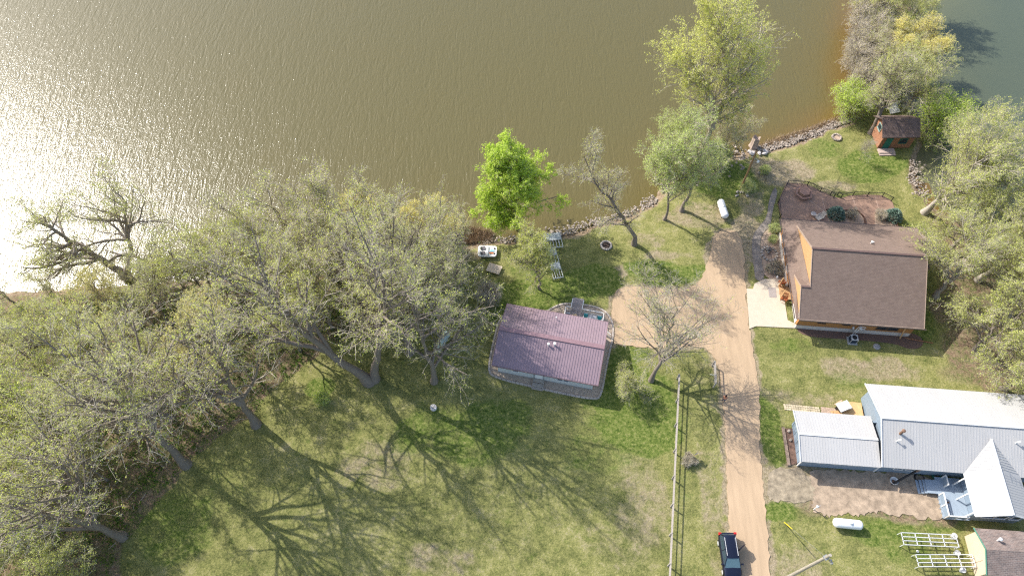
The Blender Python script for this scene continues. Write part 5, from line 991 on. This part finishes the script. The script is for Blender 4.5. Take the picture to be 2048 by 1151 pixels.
d3 = Vector((tp.x - ub.x, tp.y - ub.y, best)); MB().tube([(0, 0, -.2), d3 * .5, d3], [.19, .16, .13], 10).build('pole', mat('grey_pole', (.36, .32, .26), .9, var=.25, stretch=(3, 3, .4), scale=3), up_, True)
h_ = d3 * .93; MB().box(h_ + Vector((0, 0, 0)), (.4, .4, .12), .5).lathe([(.1, 0), (.13, .2), (.05, .35)], 10, h_ + Vector((.35, -.25, -.2))).lathe([(.1, 0), (.13, .2), (.05, .35)], 10, h_ + Vector((.45, -.45, -.3))).build('insulator', GALV, up_, True)
ga = P(1567, 1042); g_ = thing('guy_wire', 'thin guy wire with a yellow guard running from the utility pole top to the ground', 'guy wire', (ga.x, ga.y, 0)); gt = Vector((ub.x, ub.y, 0)) + h_ - ga
MB().tube([(0, 0, 0), gt], .012, 6).build('wire', GALV, g_); MB().tube([gt * .02, gt * .24], .05, 8).build('guard', mat('yellow_plastic', (.75, .55, .04), .5), g_)
wp = P(1627, 1018); t = thing('well_pump', 'small white standpipe in the dry patch above the lying propane tank', 'standpipe', (wp.x, wp.y, 0)); MB().tube([(0, 0, 0), (0, 0, 1.15)], .05, 8).build('pipe', WHITE, t); MB().lathe([(.12, 0), (.16, .12), (.06, .25)], 10, (0, 0, 1.1)).bar((0, 0, 1.3), (.35, .1, 1.2), .04, .04).build('cap', ALU, t)
# stump
sp = P(1507, 292); t = thing('tree_stump', 'tall broken grey tree stump standing at the water edge above the lamp pole', 'stump', (sp.x, sp.y, -.1)); m_ = MB(); n = 14; vs_ = []
for k in range(n): a = k / n * 6.283; q = .55 + .06 * math.sin(a * 5); vs_ += [(q * 1.25 * math.cos(a), q * 1.25 * math.sin(a), 0), (q * math.cos(a), q * math.sin(a), .5), (q * .95 * math.cos(a), q * .95 * math.sin(a), 1.7 + rr.uniform(-.2, .35)), (q * .6 * math.cos(a), q * .6 * math.sin(a), 1.5)]
fs = []
for k in range(n):
    j = (k + 1) % n
    for l in range(3): fs.append((k * 4 + l, j * 4 + l, j * 4 + l + 1, k * 4 + l + 1))
fs.append(tuple(k * 4 + 3 for k in range(n))); m_.add(vs_, fs); m_.build('trunk', mat('pale_dead_wood', (.42, .33, .27), .9, var=.3, stretch=(4, 4, .5), scale=3), t)
m_ = MB(); [m_.rock((rr.uniform(-1.3, 1.3), -1.3 + rr.uniform(-.4, .3), .15), (.4, .3, .25), rr) for _ in range(8)]; o = m_.build('boulder_row', mat('light_boulder', (.5, .46, .44), .9, var=.3)); o.location = (sp.x + .4, sp.y, 0); tag(o, 'row of pale boulders at the foot of the broken tree stump', 'boulders')
# fire pits
def firepit(px, py, r_, label, dark):
    p = P(px, py); t = thing('fire_pit', label, 'fire pit', (p.x, p.y, 0)); m_ = MB()
    for k in range(16): a = k / 16 * 6.283; m_.rock((r_ * math.cos(a), r_ * math.sin(a), .08), (.2, .17, .16), rr)
    m_.build('stone_ring', STONE if dark else STONE2, t); MB().lathe([(r_ * .95, 0), (r_ * .9, .025), (.02, .03)], 16).build('ash', mat('charcoal_ash', (.06, .045, .04), .95, var=.5, scale=6) if dark else bedm, t)
    if dark: m_ = MB(); [m_.tube([(rr.uniform(-.5, .1), rr.uniform(-.5, .5), .1), (rr.uniform(0, .5), rr.uniform(-.5, .5), .2)], .05, 6) for _ in range(8)]; m_.build('burnt_log', mat('burnt_wood', (.10, .07, .055), .9), t)
firepit(1212, 491, .68, 'dark round stone fire pit on the lawn right of the white dock sections', True); firepit(1673, 275, .62, 'pale ring of stones on the bright lawn near the curved shore', False)
# ---------------------------------------------------------------- docks
DKP = mat('grey_dock_panel', (.42, .44, .43), .7, var=.12, scale=2)
def dock(label, px, w_, l_, decks, rz, z=.30, grp='white dock sections on the lawn', rails=4, cross=None, ang=None, legs=True):
    p = P(*px, z); t = thing('dock_section', label, 'dock section', (p.x, p.y, 0), rz, grp)   # origin: lower left corner; x width, y length
    m_ = MB()
    for xx in np.linspace(0, w_, rails): m_.box((xx, l_ / 2, z), (.06, l_, .10))
    for yy in (np.linspace(0, l_, cross) if cross else (0, l_)): m_.box((w_ / 2, yy, z), (w_ + .06, .07, .10))
    m_.build('frame', ALU, t)
    for a, b in decks: MB().box((w_ / 2, (a + b) / 2, z + .08), (w_, b - a, .05)).build('deck_panel', DKP, t)
    if legs:
        for xx in (0, w_):
            for yy in (0, l_): MB().box((xx, yy, z / 2), (.06, .06, z)).build('leg', ALU, t)
    return t
rzd = R(-0)
p1, p2 = P(1107, 557, .3), P(1124, 553, .3); q1 = P(1091, 498, .3); ra = math.atan2(q1.y - p1.y, q1.x - p1.x) - math.pi / 2; LL = (q1 - p1).length; WW = 1.3
dock('white dock section nearest the maroon roof, half open frame and half grey panel', (1107, 557), WW, LL * .5 - .05, [(LL * .26, LL * .5 - .05)], ra, rails=5)
mm = P(1107, 557, .3).lerp(q1, .5)
def px_of(p):
    x, y, z = p.x, p.y, p.z - H; d = sT * y - cT * z; return (1024 + F * x / d, 575.5 - F * (cT * y + sT * z) / d)
dock('middle white dock section between the wide platform and the lower section', px_of(mm), WW, LL * .5 - .05, [(LL * .24, LL * .5 - .05)], ra, rails=4)
c1, c2 = P(1091, 497, .3), P(1126, 494, .3); dock('wide white dock platform with a broad grey panel, closest to the shore', (1091, 497), (c2 - c1).length, 2.35, [(1.15, 2.35)], math.atan2(c2.y - c1.y, c2.x - c1.x) + R(2), rails=7)
for lb, (sx_, sy_), (ex_, ey_), tl in (('upper aluminium dock frame lying beside the tan shed, near the lying propane tank', (1808, 1088), (1918, 1093), (1802, 1064)), ('lower aluminium dock frame partly against the tan shed wall', (1838, 1132), (1952, 1132), (1832, 1108))):
    a, b, c = P(sx_, sy_, .9), P(ex_, ey_, .9), P(*tl, .9); dock(lb, (sx_, sy_), (b - a).length, (c - a).length, [], math.atan2(b.y - a.y, b.x - a.x), z=.9, grp='aluminium dock frames by the shed', rails=5, cross=4)
for px, py, lb in ((1905, 1072, 'white bucket lying inside the upper aluminium dock frame'), (1911, 1106, 'white round tub between the two aluminium dock frames'), (1922, 1140, 'white lidded tub below the lower aluminium dock frame')):
    t = thing('plastic_tub', lb, 'tub', (*P(px, py)[:2], 0)); MB().lathe([(.22, 0), (.27, .4), (.30, .4), (.30, .44), (.05, .46)], 16).build('body', mat('off_white_plastic', (.55, .55, .54), .6), t, True); MB().tube([(-.28, 0, .4), (0, .1, .55), (.28, 0, .4)], .015, 6).build('handle', GALV, t)
t = thing('marker_ball', 'small white ball on the grass left of the lower dock frame', 'ball', (*P(1834, 1102)[:2], 0)); MB().lathe([(.02, 0), (.1, .03), (.14, .12), (.1, .22), (.02, .25)], 14).build('ball', WHITE, t, True)
# wooden platform
a, b, c = P(972, 525, .25), P(998, 533, .25), P(972, 540, .25); t = thing('wooden_platform', 'tilted pale wooden platform of planks on the grass below the pedal boat', 'platform', (c.x, c.y, .0), math.atan2(b.y - a.y, b.x - a.x)); W2 = (b - a).length
m_ = MB(); [m_.box((W2 * (k + .5) / 14, .6, .27 + .0 * k), (W2 / 14 - .015, 1.35, .04)) for k in range(14)]; m_.build('deck', mat('sunbleached_plank', (.60, .50, .40), .85, var=.12, scale=2), t); MB().box((W2 / 2, .1, .14), (W2 - .1, .06, .2)).box((W2 / 2, 1.1, .14), (W2 - .1, .06, .2)).build('joist', WOODG, t)
# pedal boat
pb_ = P(975, 506); t = thing('pedal_boat', 'white pedal boat with dark seats, on the grass by the reeds', 'pedal boat', (pb_.x, pb_.y, 0), R(-2)); PBW = mat('white_fibreglass', (.78, .76, .74), .4, var=.04)
def rrect(hx, hy, r_, n=5): return [((hx - r_) * sx + r_ * math.cos(a0 + k / n * math.pi / 2), (hy - r_) * sy + r_ * math.sin(a0 + k / n * math.pi / 2)) for sx, sy, a0 in ((1, 1, 0), (-1, 1, math.pi / 2), (-1, -1, math.pi), (1, -1, 3 * math.pi / 2)) for k in range(n + 1)]
m_ = MB(); rings = [[(x, y, z) for x, y in rrect(hx, hy, .35)] for hx, hy, z in ((1.05, .72, .05), (1.22, .85, .3), (1.26, .9, .48), (1.2, .84, .55), (1.1, .74, .5))]; n = len(rings[0])
m_.add([v for r_ in rings for v in r_], [(i * n + k, i * n + (k + 1) % n, (i + 1) * n + (k + 1) % n, (i + 1) * n + k) for i in range(4) for k in range(n)] + [tuple(range(4 * n, 5 * n)), tuple(range(n - 1, -1, -1))]); m_.build('hull', PBW, t, True)
for sy in (-.4, .4): MB().slab([(x - .62, y + sy, .56 + .12 * (x > 0)) for x, y in rrect(.34, .24, .14)], .08).build('seat', mat('dark_grey_seat', (.10, .09, .10), .6), t, True); MB().box((-.95, sy, .72), (.1, .42, .35), ry=R(-15)).build('seat_back', PBW, t); MB().lathe([(.13, 0), (.13, .03)], 14, (.95, sy, .535)).build('cup_holder', BLACK, t)
MB().box((.0, 0, .6), (.25, 1.4, .16)).build('centre_bar', PBW, t); MB().box((.55, -.33, .55), (.55, .2, .06)).build('footwell', mat('orange_plastic', (.55, .18, .05), .6), t); MB().slab([(.3, -.15, .57), (.9, -.1, .57), (.95, .15, .57), (.45, .25, .57)], .05).build('towel', mat('sky_blue_cloth', (.25, .52, .75), .8), t)
# ---------------------------------------------------------------- fences
FW = mat('bleached_white_rail', (.40, .35, .30), .8, var=.2, scale=2, stretch=(3, 3, .5))
def fence(a, b, step, label, name, over=0.0):
    t = thing(name, label, 'fence', tuple(a)); d = (b - a); d.z = 0; L_ = d.length; u = d / L_; n = max(1, round(L_ / step))
    for k in range(n + 1): c = u * (L_ * k / n); MB().box((c.x + rr.uniform(-.02, .02) - .08 * 0, c.y, .62), (.13, .13, 1.25), math.atan2(u.y, u.x)).build('post', mat('grey_post', (.38, .34, .30), .9, var=.2), t)
    for k in range(n):
        for z_, w2 in ((1.18, .13), (.66, .10)): p, q = u * (L_ * k / n), u * (L_ * (k + 1) / n); o_ = Vector((-u.y, u.x, 0)) * .09; MB().bar(p + o_ + Vector((0, 0, z_ + rr.uniform(-.02, .02))), q + o_ + Vector((0, 0, z_)), w2, .05).build('rail', FW, t)
fa_, fb_ = P(1358, 748, 1.2), P(1337, 1190, 1.2); fa_.z = 0; fb_.z = 0; fence(fa_, fb_, 3.0, 'long bleached rail fence running down the lawn left of the driveway', 'rail_fence')
fa_, fb_ = P(1429, 722, 1.2), P(1431, 766, 1.2); fa_.z = 0; fb_.z = 0; fence(fa_, fb_, 3.0, 'short single panel of rail fence at the driveway edge', 'fence_panel')
t = thing('gate_chain', 'thin loop of pale rope hanging on the short fence panel', 'rope', (fb_.x, fb_.y + 1, .0)); MB().tube([(-.4, .3, .9), (-.1, .1, 1.2), (.3, 0, 1.1), (.1, -.5, .7)], .03, 6).build('rope', ALU, t)
# flag in a flower patch
fp = P(1382, 920); t = thing('garden_flag', 'small striped red, white and blue flag on a thin stake near the long rail fence', 'flag', (fp.x, fp.y, 0)); MB().tube([(0, 0, 0), (.1, .15, 1.5)], .015, 6).build('stake', GALV, t)
v0 = Vector((.08, .12, 1.4)); m_ = MB(); n = 7
for k in range(n): z0, z1 = 1.45 - k * .11, 1.45 - (k + 1) * .11; m_.add([(.1, .16, z0), (.1, .16, z1), (.55, .5 - .1 * math.sin(k), z1 - .12), (.55, .5, z0 - .12)], [(0, 1, 2, 3)], k % 2)
m_.add([(.095, .15, 1.455), (.095, .15, 1.07), (.30, .31, 1.01), (.30, .31, 1.40)], [(0, 1, 2, 3)], 2); m_.build('cloth', [mat('flag_red', (.55, .06, .05), .8), WHITE, mat('flag_blue', (.04, .05, .22), .8)], t)
for i, (dx, dy, s2) in enumerate(((-.3, .4, .25), (-.6, -.3, .3), (.3, -.2, .22))): tree('bare', 'flower_clump', fp.x + dx, fp.y + dy, ['dry orange-brown flower clump above the garden flag stake, beside the fence', 'largest dry flower clump left of the garden flag stake', 'dry flower clump right of the garden flag stake'][i], cat='plant', s=s2)
# ---------------------------------------------------------------- car (faces the bottom edge)
cp = P(1440, 1067); CB = mat('dark_navy_car_paint', (.012, .016, .035), .22, .3, .05, spec=.6); GL = mat('car_glass', (.03, .05, .07), .05, spec=.8)
car = thing('parked_car', 'dark navy estate car with an open rear door on the dirt driveway', 'car', (cp.x + .5, cp.y - 2.45, .03), R(-90))   # local +x is the nose
def loft(mb, secs, cap=True, mi=0):
    n = len(secs[0]); vs_ = [v for s_ in secs for v in s_]; fs = [(i * n + k, i * n + (k + 1) % n, (i + 1) * n + (k + 1) % n, (i + 1) * n + k) for i in range(len(secs) - 1) for k in range(n)]
    if cap: fs += [tuple(range(n)), tuple(range(len(vs_) - 1, len(vs_) - n - 1, -1))]
    return mb.add(vs_, fs, mi)
def sec(x, hw_, z0, z1, sh_=.12): return [(x, -hw_ * .88, z0), (x, -hw_, z0 + .15), (x, -hw_, z0 + (z1 - z0) * .55), (x, -hw_ * .97, z1 - sh_), (x, -hw_ * .86, z1 - .02), (x, -hw_ * .4, z1 + .02), (x, 0, z1 + .03), (x, hw_ * .4, z1 + .02), (x, hw_ * .86, z1 - .02), (x, hw_ * .97, z1 - sh_), (x, hw_, z0 + (z1 - z0) * .55), (x, hw_, z0 + .15), (x, hw_ * .88, z0)]
m_ = MB(); loft(m_, [sec(-2.42, .72, .42, .88), sec(-2.36, .84, .34, 1.0), sec(-2.15, .92, .26, 1.06), sec(-1.3, .95, .22, 1.04), sec(0, .95, .22, 1.0), sec(.9, .95, .22, .98), sec(1.6, .93, .24, .95), sec(2.15, .86, .28, .82), sec(2.36, .74, .36, .68), sec(2.42, .6, .42, .58)])
bo = m_.build('body', CB, car, True); md = bo.modifiers.new('s', 'SUBSURF'); md.levels = md.render_levels = 1
def cab_(x, hw_, z): return [(x, -hw_, z), (x, -hw_ * .5, z + .03), (x, 0, z + .04), (x, hw_ * .5, z + .03), (x, hw_, z)]
m_ = MB(); base = [(-2.25, .80, 1.0), (-1.95, .84, 1.02), (.55, .86, 1.0), (1.12, .78, .98)]; top = [(-1.95, .60, 1.50), (-1.75, .64, 1.56), (.0, .66, 1.58), (.30, .62, 1.54)]
vs_ = [(x, s * w2, z) for x, w2, z in base for s in (-1, 1)] + [(x, s * w2, z) for x, w2, z in top for s in (-1, 1)]; fs = []
for k in range(3):
    for s in (0, 1): fs.append((2 * k + s, 2 * k + 2 + s, 10 + 2 * k + s, 8 + 2 * k + s))
m_.add(vs_, fs); m_.build('side_window', GL, car, True); MB().add(vs_, [(6, 7, 15, 14)]).build('windscreen', mat('windscreen_glass', (.10, .17, .19), .06, spec=.9), car); MB().add(vs_, [(0, 1, 9, 8)]).build('rear_window', GL, car)
m_ = MB(); loft(m_, [[(x, s * w2 * 1.02, z - .02 if abs(s) == 1 else z + .05) for s in (-1, -.6, 0, .6, 1)] for x, w2, z in [(-2.02, .58, 1.48)] + [(x, w2, z + .005) for x, w2, z in top]], cap=False); m_.build('roof', CB, car, True)
for s in (-1, 1):
    MB().bar((.98, s * .80, 1.0), (.28, s * .64, 1.56), .06, .05).build('pillar', CB, car); MB().bar((-1.95, s * .64, 1.52), (-2.25, s * .80, 1.0), .12, .08).build('pillar', CB, car); MB().bar((-.55, s * .87, 1.0), (-.6, s * .67, 1.57), .06, .03).build('pillar', CB, car)
    m_ = MB(); m_.bar((-1.75, s * .56, 1.66), (.05, s * .56, 1.68), .04, .04); m_.box((-1.7, s * .56, 1.63), (.1, .04, .06)).box((0, s * .56, 1.64), (.1, .04, .06)); m_.build('roof_rail', ALU, car)
    m_ = MB(); m_.box((.78, s * 1.04, 1.02), (.14, .22, .14)); m_.bar((.8, s * .9, .98), (.8, s * 1.0, 1.0), .05, .05); m_.build('side_mirror', CB, car)
    MB().slab([(2.28, s * .40, .74), (2.12, s * .80, .80), (1.95, s * .90, .88), (2.14, s * .52, .86)], .16).build('headlight', mat('clear_lamp', (.6, .6, .6), .15, spec=.8), car)
    MB().box((-2.27, s * .80, .96), (.26, .26, .22)).build('tail_light', mat('red_lamp', (.5, .02, .015), .25, spec=.7), car)
    for x in (-1.42, 1.42):
        ax = Matrix.Rotation(R(90), 3, 'X'); wv = MB().lathe([(.24, -.12), (.35, -.11), (.36, 0), (.35, .11), (.24, .12)], 22, (x, s * .85, .36), axis=ax).build('wheel', mat('tyre_rubber', (.02, .02, .02), .85), car, True)
        m_ = MB().lathe([(.23, -.125), (.06, -.14), (.02, -.14)] if False else [(.235, -.13), (.235, .13)], 18, (x, s * .85, .36), axis=ax); m_.build('rim', ALU, wv)
MB().box((2.43, 0, .45), (.04, .9, .2)).build('grille', BLACK, car); MB().box((-2.42, 0, .72), (.03, .52, .13)).build('number_plate', WHITE, car)
m_ = MB(); m_.slab([(.95, -.6, 1.03), (1.02, -.6, 1.0), (1.02, .6, 1.0), (.95, .6, 1.03)], .02); m_.build('wiper', BLACK, car)
# open rear door on the side of the driveway centre (local +y)
hx = -.55; dd_ = Vector((-.62, .78, 0)).normalized(); dr = MB(); a = Vector((hx, .93, 0)); b = a + dd_ * 1.0; nrm = Vector((-dd_.y, dd_.x, 0)) * .1
dr.vslab([a + Vector((0, 0, .32)), b + Vector((0, 0, .38)), b + Vector((0, 0, 1.0)), a + Vector((0, 0, 1.0))], nrm); do = dr.build('door', mat('dark_brown_trim', (.07, .045, .04), .5), car, label='open rear door'); dr = MB(); dr.bar(a + Vector((0, 0, 1.02)), a.lerp(b, .1) + Vector((0, -.1, 1.5)), .05, .05).bar(a.lerp(b, .1) + Vector((0, -.1, 1.5)), a.lerp(b, .75) + Vector((0, -.15, 1.5)), .05, .05).bar(a.lerp(b, .75) + Vector((0, -.15, 1.5)), b + Vector((0, 0, 1.0)), .05, .05); dr.build('window_frame', CB, do)
MB().vslab([a.lerp(b, .06) + nrm * .4 + Vector((0, 0, 1.0)), b + nrm * .4 + Vector((0, 0, 1.0)), a.lerp(b, .75) + Vector((0, -.15, 1.48)), a.lerp(b, .12) + Vector((0, -.1, 1.48))], (0, .01, 0)).build('window', GL, do)
# ---------------------------------------------------------------- person
pp = P(1445, 803); ps = thing('person', 'person in a salmon-pink top holding a black device, standing at the driveway edge', 'person', (pp.x, pp.y, .01), R(-35))
def skin(name, verts, edges, radii, m, parent, root=0, sub=2):
    me = bpy.data.meshes.new(name); me.from_pydata(verts, edges, []); o = bpy.data.objects.new(name, me); C.objects.link(o); o.parent = parent
    sk = o.modifiers.new('skin', 'SKIN')
    for i, r_ in enumerate(radii): me.skin_vertices[0].data[i].radius = r_ if isinstance(r_, tuple) else (r_, r_)
    me.skin_vertices[0].data[root].use_root = True; ss = o.modifiers.new('sub', 'SUBSURF'); ss.levels = ss.render_levels = sub; me.materials.append(m); return o
SKN = mat('skin', (.50, .28, .19), .6, var=.06); TOP = mat('salmon_cloth', (.62, .27, .17), .85, var=.1); PANT = mat('grey_trousers', (.10, .10, .12), .9)
bv = [(0, 0, .93), (0, 0, 1.12), (0, .01, 1.32), (0, .01, 1.44), (0, .03, 1.54), (0, .05, 1.66)]; br = [(.13, .11), (.12, .10), (.15, .10), (.09, .07), .05, .085]; be = [(0, 1), (1, 2), (2, 3), (3, 4), (4, 5)]
for s in (-1, 1):
    o_ = len(bv); bv += [(s * .17, 0, 1.40), (s * .24, .04, 1.16), (s * .13, .27, 1.10), (s * .08, .33, 1.12), (s * .10, .0, .88), (s * .11, .02, .48), (s * .12, -.02, .08), (s * .13, .12, .04)]
    br += [.055, .042, .032, .028, .09, .058, .04, (.045, .03)]; be += [(3, o_), (o_, o_ + 1), (o_ + 1, o_ + 2), (o_ + 2, o_ + 3), (0, o_ + 4), (o_ + 4, o_ + 5), (o_ + 5, o_ + 6), (o_ + 6, o_ + 7)]
    hnd = o_ + 3
    for k in range(5):
        an_ = (-.5, -.2, 0, .2, .9)[k]; L_ = (.07, .08, .085, .07, .055)[k]; j = len(bv); bx_, by_, bz_ = bv[hnd]
        bv += [(bx_ - s * (.02 + .012 * k), by_ + .02, bz_ + .012 * (k - 2)), (bx_ - s * (.03 + L_ * .5), by_ + .035, bz_ + .014 * (k - 2)), (bx_ - s * (.02 + L_ * .8), by_ + .01, bz_ + .014 * (k - 2))]; br += [.009, .008, .007]; be += [(hnd, j), (j, j + 1), (j + 1, j + 2)]
skin('body', bv, be, br, SKN, ps)
tv = [(0, 0, .90), (0, 0, 1.1), (0, .01, 1.32), (0, .01, 1.43)] + [(s * q[0], q[1], q[2]) for s in (-1, 1) for q in ((.17, 0, 1.41), (.24, .04, 1.17))]
skin('shirt', tv, [(0, 1), (1, 2), (2, 3), (3, 4), (4, 5), (3, 6), (6, 7)], [(.155, .135), (.145, .12), (.17, .12), (.10, .085), .07, .058, .07, .058], TOP, ps)
lv = [(0, 0, .94)] + [(s * q[0], q[1], q[2]) for s in (-1, 1) for q in ((.10, 0, .86), (.11, .02, .48), (.12, -.02, .14))]
skin('trousers', lv, [(0, 1), (1, 2), (2, 3), (0, 4), (4, 5), (5, 6)], [(.15, .13), .105, .075, .055, .105, .075, .055], PANT, ps)
m_ = MB(); m_.lathe([(.02, .13), (.08, .115), (.112, .06), (.118, 0), (.11, -.08), (.09, -.18), (.04, -.22)], 14, (0, .015, 1.69)); m_.build('hair', mat('dark_brown_hair', (.03, .015, .012), .6), ps, True)
t = thing('hand_controller', 'black controller held in both hands by the person in the salmon top', 'controller', ps.matrix_world @ Vector((0, 0, 0))); t.location = Matrix.Translation((pp.x, pp.y, .01)) @ Matrix.Rotation(R(-35), 4, 'Z') @ Vector((0, .37, 1.13)); t.rotation_euler = (R(20), 0, R(-35))
MB().box((0, 0, 0), (.17, .11, .045)).build('body', BLACK, t); MB().box((0, .05, .05), (.16, .015, .09)).build('screen', GLASS, t)
for s in (-1, 1): MB().tube([(s * .05, .0, .02), (s * .05, .0, .045)], .008, 6).build('stick', GALV, t)
